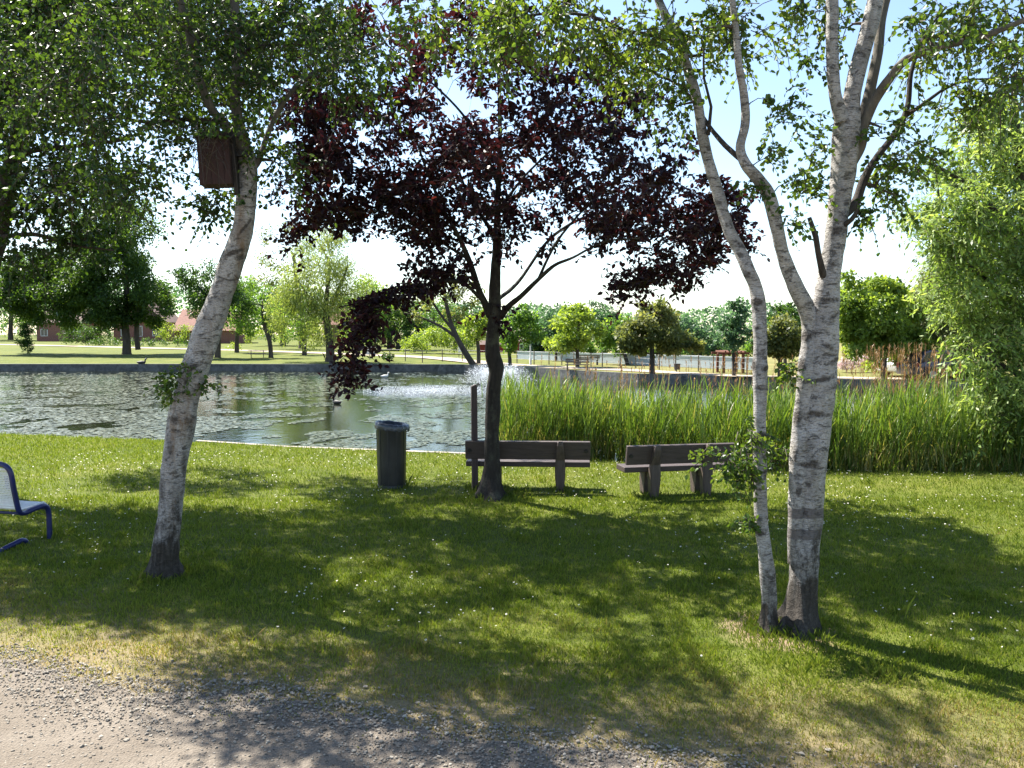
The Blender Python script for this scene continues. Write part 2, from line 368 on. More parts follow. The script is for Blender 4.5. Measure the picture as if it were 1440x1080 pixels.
def ground_mat():
    m, N, L, out = newmat('lawn')
    tc = N('TexCoord'); sep = N('SeparateXYZ'); L(tc.outputs['Object'], sep.inputs[0])
    n1 = N('TexNoise', Scale=0.55, Detail=6.0, Roughness=0.65); L(tc.outputs['Object'], n1.inputs['Vector'])
    n2 = N('TexNoise', Scale=24.0, Detail=6.0, Roughness=0.7); L(tc.outputs['Object'], n2.inputs['Vector'])
    g1 = ramp(N, [(0.25, (0.055, 0.078, 0.012)), (0.5, (0.095, 0.118, 0.019)), (0.75, (0.15, 0.152, 0.034))]); L(n1.outputs['Fac'], g1.inputs[0])
    g2 = ramp(N, [(0.25, (0.55, 0.55, 0.5)), (0.75, (1.35, 1.3, 1.2))]); L(n2.outputs['Fac'], g2.inputs[0])
    mg = N('MixRGB', blend_type='MULTIPLY'); mg.inputs[0].default_value = 1; L(g1.outputs[0], mg.inputs[1]); L(g2.outputs[0], mg.inputs[2])
    # straw-dry verge beside the gravel: distance to the edge line
    d = N('Math', operation='MULTIPLY_ADD'); L(sep.outputs['X'], d.inputs[0]); d.inputs[1].default_value = -EDGE_K; L(sep.outputs['Y'], d.inputs[2])
    n3 = N('TexNoise', Scale=1.3, Detail=6.0, Roughness=0.7); L(tc.outputs['Object'], n3.inputs['Vector'])
    d2 = N('Math', operation='MULTIPLY_ADD'); L(n3.outputs['Fac'], d2.inputs[0]); d2.inputs[1].default_value = -2.6; L(d.outputs[0], d2.inputs[2])
    d3 = N('Math', operation='ADD'); L(d2.outputs[0], d3.inputs[0]); d3.inputs[1].default_value = 1.3 - EDGE_C
    dm = N('MapRange'); L(d3.outputs[0], dm.inputs['Value']); dm.inputs['From Min'].default_value = 1.75; dm.inputs['From Max'].default_value = 0.1
    dr = ramp(N, [(0.3, (0.14, 0.115, 0.06)), (0.7, (0.27, 0.21, 0.12))]); L(n2.outputs['Fac'], dr.inputs[0])
    mx = N('MixRGB'); L(dm.outputs[0], mx.inputs[0]); L(mg.outputs[0], mx.inputs[1]); L(dr.outputs[0], mx.inputs[2])
    # far dry turf on the right-hand far bank
    fx = N('MapRange'); L(sep.outputs['X'], fx.inputs['Value']); fx.inputs['From Min'].default_value = -2; fx.inputs['From Max'].default_value = 10
    fy = N('MapRange'); L(sep.outputs['Y'], fy.inputs['Value']); fy.inputs['From Min'].default_value = 40; fy.inputs['From Max'].default_value = 60
    ff = N('Math', operation='MULTIPLY'); L(fx.outputs[0], ff.inputs[0]); L(fy.outputs[0], ff.inputs[1])
    ff2 = N('Math', operation='MULTIPLY'); L(ff.outputs[0], ff2.inputs[0]); L(n1.outputs['Fac'], ff2.inputs[1])
    mx2 = N('MixRGB'); L(ff2.outputs[0], mx2.inputs[0]); L(mx.outputs[0], mx2.inputs[1]); mx2.inputs[2].default_value = (0.24, 0.195, 0.09, 1)
    # bare sandy soil round the foot of the twin birch
    vd = N('VectorMath', operation='DISTANCE'); L(tc.outputs['Object'], vd.inputs[0]); vd.inputs[1].default_value = (2.28, 6.8, 0)
    vd2 = N('Math', operation='MULTIPLY_ADD'); L(n3.outputs['Fac'], vd2.inputs[0]); vd2.inputs[1].default_value = -0.7; L(vd.outputs['Value'], vd2.inputs[2])
    vm = N('MapRange'); L(vd2.outputs[0], vm.inputs['Value']); vm.inputs['From Min'].default_value = 0.2; vm.inputs['From Max'].default_value = 0.0
    mx3 = N('MixRGB'); L(vm.outputs[0], mx3.inputs[0]); L(mx2.outputs[0], mx3.inputs[1]); mx3.inputs[2].default_value = (0.26, 0.19, 0.12, 1)
    p = N('BsdfPrincipled', Roughness=0.9); p.inputs['Specular IOR Level'].default_value = 0.15
    L(mx3.outputs[0], p.inputs['Base Color'])
    b = N('Bump', Strength=0.8, Distance=0.03); L(n2.outputs['Fac'], b.inputs['Height']); L(b.outputs[0], p.inputs['Normal'])
    L(p.outputs[0], out.inputs[0]); return m
M['lawn'] = ground_mat()
M['grass_blade'] = leaf_mat('grass_blade', [(0.052, 0.088, 0.012), (0.122, 0.176, 0.025), (0.22, 0.255, 0.046), (0.20, 0.17, 0.07), (0.36, 0.28, 0.15)], (1.5, 1.5, 0.6), 0.40, 0.5, 0.25)

def gravel_mat():
    m, N, L, out = newmat('gravel')
    tc = N('TexCoord')
    v = N('TexVoronoi', Scale=55.0); L(tc.outputs['Object'], v.inputs['Vector'])
    n = N('TexNoise', Scale=1.6, Detail=8.0, Roughness=0.7); L(tc.outputs['Object'], n.inputs['Vector'])
    n2 = N('TexNoise', Scale=60.0, Detail=5.0, Roughness=0.7); L(tc.outputs['Object'], n2.inputs['Vector'])
    r = ramp(N, [(0.3, (0.135, 0.112, 0.088)), (0.7, (0.195, 0.168, 0.138))]); L(n.outputs['Fac'], r.inputs[0])
    r2 = ramp(N, [(0.2, (0.6, 0.6, 0.6)), (0.8, (1.3, 1.28, 1.25))]); L(n2.outputs['Fac'], r2.inputs[0])
    mx = N('MixRGB', blend_type='MULTIPLY'); mx.inputs[0].default_value = 1; L(r.outputs[0], mx.inputs[1]); L(r2.outputs[0], mx.inputs[2])
    p = N('BsdfPrincipled', Roughness=0.9); p.inputs['Specular IOR Level'].default_value = 0.2; L(mx.outputs[0], p.inputs['Base Color'])
    ad = N('Math', operation='SUBTRACT'); L(n2.outputs['Fac'], ad.inputs[0]); L(v.outputs['Distance'], ad.inputs[1])
    b = N('Bump', Strength=0.7, Distance=0.012); L(ad.outputs[0], b.inputs['Height']); L(b.outputs[0], p.inputs['Normal'])
    L(p.outputs[0], out.inputs[0]); return m
M['gravel'] = gravel_mat()
M['stone'] = leaf_mat('stone', [(0.10, 0.087, 0.07), (0.205, 0.18, 0.147), (0.35, 0.315, 0.26)], (0, 0, 0), 0.0, 0.8)
M['sand_path'] = plain('sand_path', (0.36, 0.295, 0.225), 0.9, 0.15, 1.5, 0.1)

def water_mat():
    m, N, L, out = newmat('pond_water')
    tc = N('TexCoord')
    n1 = N('TexNoise', Scale=3.2, Detail=4.0, Roughness=0.6); L(tc.outputs['Object'], n1.inputs['Vector'])
    n2 = N('TexNoise', Scale=0.35, Detail=4.0, Roughness=0.6); L(tc.outputs['Object'], n2.inputs['Vector'])
    # the fountain stirs the water round it: rougher ripples there
    mp = N('Mapping'); mp.inputs['Location'].default_value = (4.4, -44.5, 0); L(tc.outputs['Object'], mp.inputs[0])
    sc = N('VectorMath', operation='MULTIPLY'); L(mp.outputs[0], sc.inputs[0]); sc.inputs[1].default_value = (1 / 4.2, 1 / 5.5, 0)
    le = N('VectorMath', operation='LENGTH'); L(sc.outputs[0], le.inputs[0])
    mr = N('MapRange'); L(le.outputs['Value'], mr.inputs['Value']); mr.inputs['From Min'].default_value = 1.0; mr.inputs['From Max'].default_value = 0.55
    st = N('Math', operation='MULTIPLY_ADD'); L(mr.outputs[0], st.inputs[0]); st.inputs[1].default_value = 1.6; st.inputs[2].default_value = 0.17
    n3 = N('TexNoise', Scale=7.0, Detail=3.0); L(tc.outputs['Object'], n3.inputs['Vector'])
    hm = N('MixRGB'); L(mr.outputs[0], hm.inputs[0]); L(n1.outputs['Fac'], hm.inputs[1]); L(n3.outputs['Fac'], hm.inputs[2])
    b = N('Bump', Distance=0.06); L(st.outputs[0], b.inputs['Strength']); L(hm.outputs[0], b.inputs['Height'])
    r = ramp(N, [(0.35, (0.006, 0.008, 0.004)), (0.7, (0.018, 0.021, 0.009))]); L(n2.outputs['Fac'], r.inputs[0])
    p = N('BsdfPrincipled', Roughness=0.04, IOR=1.33); L(r.outputs[0], p.inputs['Base Color']); L(b.outputs[0], p.inputs['Normal'])
    p.inputs['Specular IOR Level'].default_value = 0.6
    L(p.outputs[0], out.inputs[0]); return m
M['water'] = water_mat()
M['pad'] = leaf_mat('pad', [(0.025, 0.038, 0.014), (0.065, 0.078, 0.034), (0.17, 0.18, 0.11)], (1, 1, 1), 0.05, 0.32, 0.5)
def spray_mat():
    m, N, L, out = newmat('spray')
    p = N('BsdfPrincipled', Roughness=0.2); p.inputs['Base Color'].default_value = (0.85, 0.88, 0.9, 1)
    t = N('BsdfTranslucent'); t.inputs[0].default_value = (0.9, 0.92, 0.95, 1)
    ms = N('MixShader'); ms.inputs[0].default_value = 0.6; L(p.outputs[0], ms.inputs[1]); L(t.outputs[0], ms.inputs[2]); L(ms.outputs[0], out.inputs[0])
    return m
M['spray'] = spray_mat()
M['daisy'] = leaf_mat('daisy', [(0.75, 0.75, 0.72), (0.8, 0.8, 0.78)], (1, 1, 1), 0.3)
M['blossom'] = leaf_mat('blossom', [(0.6, 0.42, 0.42), (0.75, 0.68, 0.66)], (1, 1, 1), 0.3)

# ------------------------------------------------------------------ foliage
def unit(v): return v / (np.linalg.norm(v, axis=-1, keepdims=True) + 1e-9)

def leaf_mesh(p, d, nrm, ln, wd, six=True):
    """leaf blades at p along d; six-sided folded leaf or a four-sided one"""
    d = unit(d); b = unit(np.cross(nrm, d)); nn = np.cross(d, b)
    ln = np.broadcast_to(ln, (len(p),))[:, None]; wd = np.broadcast_to(wd, (len(p),))[:, None]
    n = len(p)
    if six:
        V = np.stack([p, p + d * ln * .3 + b * wd * .48 + nn * wd * .13, p + d * ln * .68 + b * wd * .40 + nn * wd * .1,
                      p + d * ln - nn * ln * .08, p + d * ln * .68 - b * wd * .40 + nn * wd * .1, p + d * ln * .3 - b * wd * .48 + nn * wd * .13], 1).reshape(-1, 3)
        k = np.arange(n)[:, None] * 6
        Fc = np.concatenate([k + np.array([0, 1, 2, 3]), k + np.array([0, 3, 4, 5])], 1).reshape(-1, 4)
        return V, Fc, 2
    V = np.stack([p, p + d * ln * .45 + b * wd * .5, p + d * ln, p + d * ln * .45 - b * wd * .5], 1).reshape(-1, 3)
    return V, np.arange(n)[:, None] * 4 + np.array([0, 1, 2, 3]), 1

def sph(rng, n): return unit(rng.normal(size=(n, 3)))

def twigs(rng, C, R, ntw, nleaf, flat=0.7, droop=0.3, up=0.0, ctv=.18):
    """twig sprays round each cluster centre; returns leaf points, directions, tone and twig tubes"""
    n = len(C); k = n * ntw
    c = np.repeat(C, ntw, 0); r = np.repeat(R, ntw)
    d = sph(rng, k); d[:, 2] = d[:, 2] * flat + up; d = unit(d)
    L_ = r * rng.uniform(0.55, 1.15, k)
    st = c + sph(rng, k) * (r * 0.35)[:, None]
    t = np.clip((np.arange(nleaf) + 0.6) / nleaf, 0, 1)[None, :] + rng.uniform(-.04, .04, (k, nleaf))
    dz = -(droop * L_)[:, None] * t ** 2
    pos = st[:, None, :] + d[:, None, :] * (L_[:, None] * t)[:, :, None]; pos[:, :, 2] += dz
    side = unit(np.cross(d, sph(rng, k)))[:, None, :] * np.where(np.arange(nleaf) % 2, 1, -1)[None, :, None]
    ld = d[:, None, :] * 0.6 + side * 0.8 + rng.normal(size=(k, nleaf, 3)) * 0.3
    ld[:, :, 2] -= droop * 1.0
    ct = np.repeat(rng.uniform(-ctv, ctv, n), ntw)[:, None] + rng.normal(0.5, 0.17, (k, nleaf))
    # twig tubes
    tt = np.array([0, 0.5, 1.0])[None, :]
    tp = st[:, None, :] + d[:, None, :] * (L_[:, None] * tt)[:, :, None]; tp[:, :, 2] += -(droop * L_)[:, None] * tt ** 2
    u = unit(np.cross(d, np.array([0.3, 0.2, 1.0]))); w = np.cross(d, u)
    rad = np.array([0.005, 0.0035, 0.0015])
    a = np.array([0, 2.094, 4.189])
    ring = u[:, None, None, :] * np.cos(a)[None, None, :, None] + w[:, None, None, :] * np.sin(a)[None, None, :, None]
    V = (tp[:, :, None, :] + ring * rad[None, :, None, None]).reshape(-1, 3)
    base = np.arange(k)[:, None, None, None] * 9 + np.arange(2)[None, :, None, None] * 3
    j = np.arange(3)[None, None, :, None]; j2 = (j + 1) % 3
    Fc = np.concatenate([base + j, base + j2, base + 3 + j2, base + 3 + j], -1).reshape(-1, 4)
    return pos.reshape(-1, 3), ld.reshape(-1, 3), np.clip(ct, 0, 1).ravel(), V, Fc, st

def connect(rng, skel, skr, C, rmax=0.03, rend=0.006, sag=0.08, sides=5):
    """grow branches from the skeleton out to every cluster centre"""
    out = []
    skel = [np.asarray(s) for s in skel]; skr = list(skr)
    S = np.array(skel); Rr = np.array(skr)
    todo = list(range(len(C)))
    dist = np.array([np.min(np.linalg.norm(S - C[i], axis=1)) for i in todo])
    for i in np.array(todo)[np.argsort(dist)]:
        dd = np.linalg.norm(S - C[i], axis=1) + np.where(S[:, 2] > C[i][2] + 0.2, 0.4, 0)
        k = int(np.argmin(dd)); a, r0 = S[k], min(Rr[k] * 0.7, rmax)
        b = C[i]; L_ = np.linalg.norm(b - a)
        if L_ < 0.05: continue
        n = max(3, int(L_ / 0.25))
        t = np.linspace(0, 1, n + 1)[:, None]
        mid = (a + b) / 2 + np.array([0, 0, L_ * sag]) + rng.normal(size=3) * L_ * 0.08
        pts = (1 - t) ** 2 * a + 2 * t * (1 - t) * mid + t ** 2 * b
        pts[1:-1] += rng.normal(size=(n - 1, 3)) * 0.03 * min(1, L_)
        rr = np.linspace(r0, min(rend, r0), n + 1)
        for V, Fc in tube(pts, rr, sides, cap=False): out.append((V, Fc))
        S = np.vstack([S, pts[1:]]); Rr = np.concatenate([Rr, rr[1:]])
    return out

def ell_clusters(rng, ells):
    """ells: (cx,cy,rx,ry px, n, Y, half depth m) -> cluster centres"""
    out = []
    for cx, cy, rx, ry, n, Y, hd in ells:
        q = sph(rng, n) * (rng.uniform(0, 1, n) ** 0.45)[:, None]
        out.append(P(cx + q[:, 0] * rx, cy + q[:, 1] * ry, Y + q[:, 2] * hd))
    return np.concatenate(out)

def poly_clusters(rng, poly, n, Y, hd):
    poly = np.array(poly, float); lo, hi = poly.min(0), poly.max(0)
    out = []
    while len(out) < n:
        x, y = rng.uniform(lo, hi)
        ins = False; mind = 1e9
        for i in range(len(poly)):
            a, b = poly[i], poly[(i + 1) % len(poly)]
            if (a[1] > y) != (b[1] > y) and x < (b[0] - a[0]) * (y - a[1]) / (b[1] - a[1]) + a[0]: ins = not ins
            t = np.clip(np.dot([x - a[0], y - a[1]], b - a) / np.dot(b - a, b - a), 0, 1)
            mind = min(mind, np.hypot(*(a + (b - a) * t - [x, y])))
        if ins:
            h = hd * min(1, 0.2 + mind / 130.0)
            out.append(P(x, y, Y + rng.uniform(-h, h)))
    return np.array(out)

def limb_pts(rows, Y0):
    """rows: (px, py, width px[, dY]) -> points and radii"""
    pts, rad = [], []
    for r in rows:
        Y = Y0 + (r[3] if len(r) > 3 else 0)
        pts.append(P(r[0], r[1], Y)); rad.append(0.87 * r[2] / F_PX * Y / 2)
    return np.array(pts), np.array(rad)
# ------------------------------------------------------------------ setting
def mkw(name, parts, mats, parent, smooth=True):
    off = np.array(parent.location)
    return mk(name, [(np.asarray(V) - off, Fc, m, t) for V, Fc, m, t in parts], mats, parent, smooth)

def grid_faces(nr, nc):
    i = np.arange(nr - 1)[:, None]; j = np.arange(nc - 1)[None, :]
    return np.stack([i * nc + j, i * nc + j + 1, (i + 1) * nc + j + 1, (i + 1) * nc + j], -1).reshape(-1, 4)

def near_z(x, y):
    return 0.025 * np.sin(x * 0.7 + 1.3) * np.sin(y * 0.55) * sm(3, 8, y) + 0.0 * x

xs = np.unique(np.concatenate([np.arange(-14, 16.01, 0.4), np.arange(-60, -14, 1.5), np.arange(16, 60, 1.5), -60 - np.geomspace(1, 900, 18), 60 + np.geomspace(1, 900, 18)]))
dn = np.concatenate([[75, 60, 45, 35, 28, 24], np.arange(21, 1.0, -0.4), [0.8, 0.6, 0.4, 0.2, 0.0]])
df = np.concatenate([[0.25, 0.6, 1.2, 2, 3.5, 5, 7, 10, 14, 18, 24, 32, 42, 55, 70, 90, 120, 160, 220, 320, 500, 900]])
rows = []
for d in dn:
    y = shoreN(xs) - d; rows.append(np.stack([xs, y, near_z(xs, y)], -1))
n_, f_ = shoreN(xs), shoreF(xs)
for y, z in ((n_ + 0.02, -0.7), (n_ + np.minimum(1.5, (f_ - n_) * .3), -1.3), (n_ * .5 + f_ * .5, -1.6), (f_ - np.minimum(1.5, (f_ - n_) * .3), -1.3), (f_ - 0.02, -0.7), (f_, 0.05)):
    rows.append(np.stack([xs, y, np.full_like(xs, z)], -1))
for d in df:
    y = f_ + d; rows.append(np.stack([xs, y, far_z(xs, y) + 0.03 * np.sin(xs * 0.31) * min(1, d / 5)], -1))
V = np.array(rows).reshape(-1, 3)
ground = mk('ground', [(V, grid_faces(len(rows), len(xs)), 0, None)], [M['lawn']]); tag(ground, kind='structure')

wx = np.linspace(-150, 120, 60)
Vw = np.concatenate([np.stack([wx, shoreN(wx) - 0.3, np.full_like(wx, WATER_Z)], -1), np.stack([wx, shoreF(wx) + 0.3, np.full_like(wx, WATER_Z)], -1)])
water = mk('water', [(Vw, grid_faces(2, 60), 0, None)], [M['water']]); tag(water, kind='structure')

def edge_y(x): return EDGE_C + EDGE_K * x
gx = np.arange(-30, 30.01, 0.08)
wob = np.array([0.22 * mnoise.noise(Vector((x * 0.9, 3.1, 0))) + 0.10 * mnoise.noise(Vector((x * 3.7, 9.1, 0))) for x in gx])
prow = []
for k, d in enumerate([0.0, 0.25, 0.7, 1.5, 3, 5, 8, 12]):
    y = edge_y(gx) + wob * (1 if k < 2 else 0.3 if k == 2 else 0) - d
    prow.append(np.stack([gx, y, np.full_like(gx, 0.004 + 0.008 * min(1, d))], -1))
pth = mk('gravel_path', [(np.array(prow).reshape(-1, 3), grid_faces(len(prow), len(gx)), 0, None)], [M['gravel']]); tag(pth, kind='structure')

# far sandy path
fp = [G(*p) for p in ((-260, 484), (-60, 484), (60, 486), (180, 489), (300, 492), (400, 495), (512, 499), (600, 503), (655, 508), (720, 514), (810, 518), (900, 522), (985, 527), (1060, 532))]
fp += [np.array([17.5, 47.6, 0.08]), np.array([24, 44.8, .1]), np.array([34, 43, .1]), np.array([60, 40, .1])]
cp, _ = catmull(fp, np.ones(len(fp)), 1.0)
tg = np.gradient(cp[:, :2], axis=0); tg /= np.linalg.norm(tg, axis=1)[:, None]; nr = np.stack([-tg[:, 1], tg[:, 0]], -1)
hw = np.interp(cp[:, 0], [-60, -15, 0, 12, 20], [1.6, 1.5, 1.3, 1.0, 0.9])[:, None]
A, B = cp[:, :2] - nr * hw, cp[:, :2] + nr * hw
def onfar(q): return np.stack([q[:, 0], q[:, 1], far_z(q[:, 0], q[:, 1]) + 0.05], -1)
sp = mk('sand_path', [(np.concatenate([onfar(A), onfar(B)]), grid_faces(2, len(cp)), 0, None)], [M['sand_path']]); tag(sp, kind='structure')

def ribbon_box(xs_, yfun, inner, outer, z0, z1):
    y = yfun(xs_)
    n = len(xs_)
    q = [np.stack([xs_, y + o, np.full_like(xs_, z)], -1) for o, z in ((inner, z0), (inner, z1), (outer, z1), (outer, z0))]
    V = np.concatenate(q); Fs = []
    for a in range(4):
        b = (a + 1) % 4
        i = np.arange(n - 1); Fs.append(np.stack([a * n + i, a * n + i + 1, b * n + i + 1, b * n + i], -1))
    return V, np.concatenate(Fs)
ex = np.arange(-7.5, -0.2, 0.25)
V, Fc = ribbon_box(ex, shoreN, 0.03, 0.19, -1.1, 0.012)
o = mk('pond_kerb', [(V, Fc, 0, None)], [M['concrete']], smooth=False)
tag(o, 'pale concrete kerb along the near edge of the pond beside the lawn', 'kerb')
ex = np.arange(-130, 110, 1.0)
V, Fc = ribbon_box(ex, shoreF, -0.45, -0.03, -1.2, 0.10)
o = mk('pond_wall', [(V, Fc, 0, None)], [M['pond_stone']], smooth=False)
tag(o, 'low dark stone wall edging the far bank of the pond', 'wall')

# gravel stones
def icos():
    t = (1 + 5 ** .5) / 2
    v = unit(np.array([(-1, t, 0), (1, t, 0), (-1, -t, 0), (1, -t, 0), (0, -1, t), (0, 1, t), (0, -1, -t), (0, 1, -t), (t, 0, -1), (t, 0, 1), (-t, 0, -1), (-t, 0, 1)], float))
    f = np.array([(0, 11, 5), (0, 5, 1), (0, 1, 7), (0, 7, 10), (0, 10, 11), (1, 5, 9), (5, 11, 4), (11, 10, 2), (10, 7, 6), (7, 1, 8), (3, 9, 4), (3, 4, 2), (3, 2, 6), (3, 6, 8), (3, 8, 9), (4, 9, 5), (2, 4, 11), (6, 2, 10), (8, 6, 7), (9, 8, 1)])
    return v, f
IV, IF = icos()
def stones(rng, p, r):
    n = len(p)
    s = rng.uniform(0.6, 1.3, (n, 1, 3)) * np.array([1, 1, 0.6])
    jit = 1 + rng.uniform(-.22, .22, (n, 12, 1))
    a = rng.uniform(0, 6.28, n); ca, sa = np.cos(a)[:, None], np.sin(a)[:, None]
    v = IV[None] * jit * s * r[:, None, None]
    v = np.stack([v[..., 0] * ca - v[..., 1] * sa, v[..., 0] * sa + v[..., 1] * ca, v[..., 2]], -1)
    V = (v + p[:, None, :]).reshape(-1, 3)
    Fc = (np.arange(n)[:, None, None] * 12 + IF[None]).reshape(-1, 3)
    return V, Fc, np.repeat(np.clip(rng.normal(.5, .22, n), 0, 1), 20)
n = 22000
x = RNG.uniform(-6.5, 5.5, n); d = np.abs(RNG.normal(0.0, 0.38, n)) - 0.30 + 0.30 * np.abs(RNG.normal(0, 1, n)) * (RNG.random(n) < .35)
y = edge_y(x) - d - 0.1 + np.array([0.22 * mnoise.noise(Vector((q * 0.9, 3.1, 0))) for q in x])
n2 = 16000
x = np.concatenate([x, RNG.uniform(-6.5, 4.5, n2)]); y = np.concatenate([y, RNG.uniform(3.6, 6.6, n2)])
k = y < edge_y(x) + 0.45; x, y = x[k], y[k]
r = np.clip(RNG.lognormal(math.log(0.0056), 0.42, len(x)), 0.0025, 0.017)
V, Fc, tn = stones(RNG, np.stack([x, y, 0.010 + r * 0.25], -1), r)
o = mk('gravel_stones', [(V, Fc, 0, tn)], [M['stone']], smooth=False); tag(o, 'loose grey gravel stones scattered along the edge of the path', 'gravel', kind='stuff')

# grass blades
def dryness(x, y):
    d = y - edge_y(x)
    w = np.array([mnoise.noise(Vector((a * 0.9, b * 0.9, 0))) + 0.5 * mnoise.noise(Vector((a * 2.6, b * 2.6, 4))) for a, b in zip(x, y)])
    v = 1 - sm(0.25, 2.5, d + w * 1.1)
    return np.clip(np.maximum(v, 0.45 * sm(0.25, 0.8, w) * (y < 12)), 0, 1)
gp = []
for y0, y1, dens in ((4.4, 6.5, 4200), (6.5, 9, 2600), (9, 12.5, 1500), (12.5, 20.5, 700)):
    xa, xb = -0.66 * y1 - 3.2, 0.66 * y1 + 3.2
    nn = int((xb - xa) * (y1 - y0) * dens)
    q = np.stack([RNG.uniform(xa, xb, nn), RNG.uniform(y0, y1, nn)], -1)
    k = (np.abs(q[:, 0]) < 0.66 * q[:, 1] + 3.2) & (RNG.random(nn) < np.where(np.abs(q[:, 0]) < 0.66 * q[:, 1], 1, .6)) & (q[:, 1] < shoreN(q[:, 0]) - 0.0)
    gp.append(q[k])
gp = np.concatenate(gp)
de = gp[:, 1] - edge_y(gp[:, 0]) + RNG.normal(0, 0.16, len(gp)) + .28 * np.array([mnoise.noise(Vector((a_ * 2.3, b_ * 2.3, 3))) for a_, b_ in gp]) + .08
gp = gp[(de > 0.0) & (RNG.random(len(gp)) < 0.12 + 0.88 * sm(0.0, 0.9, de))]
tuft = []
for (cx_, cy_, rr_, nn_) in ((-3.53, 8.31, .34, 500), (2.43, 6.88, .36, 420), (2.17, 6.86, .22, 200), (-.34, 12.5, .45, 500), (-1.99, 13.56, .30, 260), (-.6, 13.19, .14, 120), (.77, 13.0, .2, 120), (-.26, 13.1, .2, 100), (2.2, 12.6, .2, 120), (3.05, 12.7, .2, 120), (-5.7, 10.05, .15, 90)):
    a_ = RNG.uniform(0, 6.28, nn_); q_ = rr_ * (0.45 + np.abs(RNG.normal(0, .4, nn_)))
    tuft.append(np.stack([cx_ + np.cos(a_) * q_, cy_ + np.sin(a_) * q_], -1))
for _ in range(150):
    yy_ = RNG.uniform(5.5, 14); xx_ = RNG.uniform(-.62, .62) * yy_; nn_ = int(RNG.uniform(12, 45))
    tuft.append(np.stack([xx_ + RNG.normal(0, .05, nn_), yy_ + RNG.normal(0, .05, nn_)], -1))
tuft = np.concatenate(tuft); tuft = tuft[tuft[:, 1] - edge_y(tuft[:, 0]) > .3]
n_t = len(tuft); gp = np.concatenate([gp, tuft])
dry = dryness(gp[:, 0], gp[:, 1])
n = len(gp); print('grass blades', n)
sc = np.interp(gp[:, 1], [4.5, 9, 13, 20], [1.0, 1.15, 1.5, 2.0])
clump = np.array([mnoise.noise(Vector((a * 3.1, b * 3.1, 7))) for a, b in gp])
h = RNG.uniform(0.022, 0.05, n) * np.interp(sc, [1, 2], [1, 1.35]) * (1 + 0.55 * clump) * (1 - 0.3 * dry)
long_ = RNG.random(n) < 0.012; h[long_] *= 1.9; h[-n_t:] *= RNG.uniform(1.2, 2.3, n_t)
w = 0.0030 * sc * RNG.uniform(0.7, 1.4, n)
a = RNG.uniform(0, 6.28, n); lean = np.abs(RNG.normal(0.35, 0.35, n)) * h
b = np.stack([gp[:, 0], gp[:, 1], near_z(gp[:, 0], gp[:, 1]) - 0.004], -1)
dx = np.stack([np.cos(a), np.sin(a), 0 * a], -1); ld = np.stack([-np.sin(a), np.cos(a), 0 * a], -1)
m_ = b + ld * (lean * .35)[:, None] + np.array([0, 0, 1]) * (h * .6)[:, None]
tip = b + ld * lean[:, None] + np.array([0, 0, 1]) * h[:, None]
W = w[:, None]
V = np.stack([b - dx * W, b + dx * W, m_ + dx * W * .7, tip, m_ - dx * W * .7], 1).reshape(-1, 3)
k = np.arange(n)[:, None] * 5
tone = np.clip(RNG.normal(0.30, 0.13, n) + 0.10 * clump + dry * RNG.uniform(0.15, 0.62, n), 0, 1)
o = mk('lawn_grass', [(V, k + np.array([0, 1, 2, 3, 4]), 0, tone)], [M['grass_blade']], smooth=False)
tag(o, 'short mown green grass covering the near lawn', 'grass', kind='stuff')

# daisies
n = 6000
q = np.stack([RNG.uniform(-9, 11, n), RNG.uniform(6.0, 17.5, n)], -1)
dn_ = np.array([mnoise.noise(Vector((a_ * 0.5, b_ * 0.5, 2))) for a_, b_ in q])
k = (q[:, 1] < shoreN(q[:, 0]) - 0.1) & (RNG.random(n) < np.clip(0.18 + 1.0 * dn_ + 0.5 * sm(12.5, 16, q[:, 1]) + 0.25 * sm(0, 5, q[:, 0]), 0.02, 1)) & (q[:, 1] - edge_y(q[:, 0]) > 1.2)
q = q[k]; n = len(q); print('daisies', n)
r = RNG.uniform(0.006, 0.0105, n) * np.interp(q[:, 1], [6, 16], [1.0, 1.25])
c = np.stack([q[:, 0], q[:, 1], RNG.uniform(0.04, 0.06, n)], -1)
nr = unit(np.stack([RNG.normal(0, .3, n), RNG.normal(0, .3, n) - .25, np.ones(n)], -1))
u = unit(np.cross(nr, [0, 1, 0.1])); v = np.cross(nr, u)
an = np.arange(8) / 8 * 6.283
V = c[:, None, :] + r[:, None, None] * (u[:, None, :] * np.cos(an)[None, :, None] + v[:, None, :] * np.sin(an)[None, :, None])
yc = c + nr * 0.003
V2 = yc[:, None, :] + (r * 0.38)[:, None, None] * (u[:, None, :] * np.cos(an)[None, :, None] + v[:, None, :] * np.sin(an)[None, :, None])
o = mk('daisies', [(V.reshape(-1, 3), np.arange(n * 8).reshape(n, 8), 0, RNG.random(n)), (V2.reshape(-1, 3), np.arange(n * 8).reshape(n, 8), 1, None)], [M['daisy'], plain('daisy_eye', (0.6, 0.4, 0.03), 0.8, 0.1, 5, 0)], smooth=False)
tag(o, 'tiny white daisies sprinkled through the lawn', 'daisies', kind='stuff')

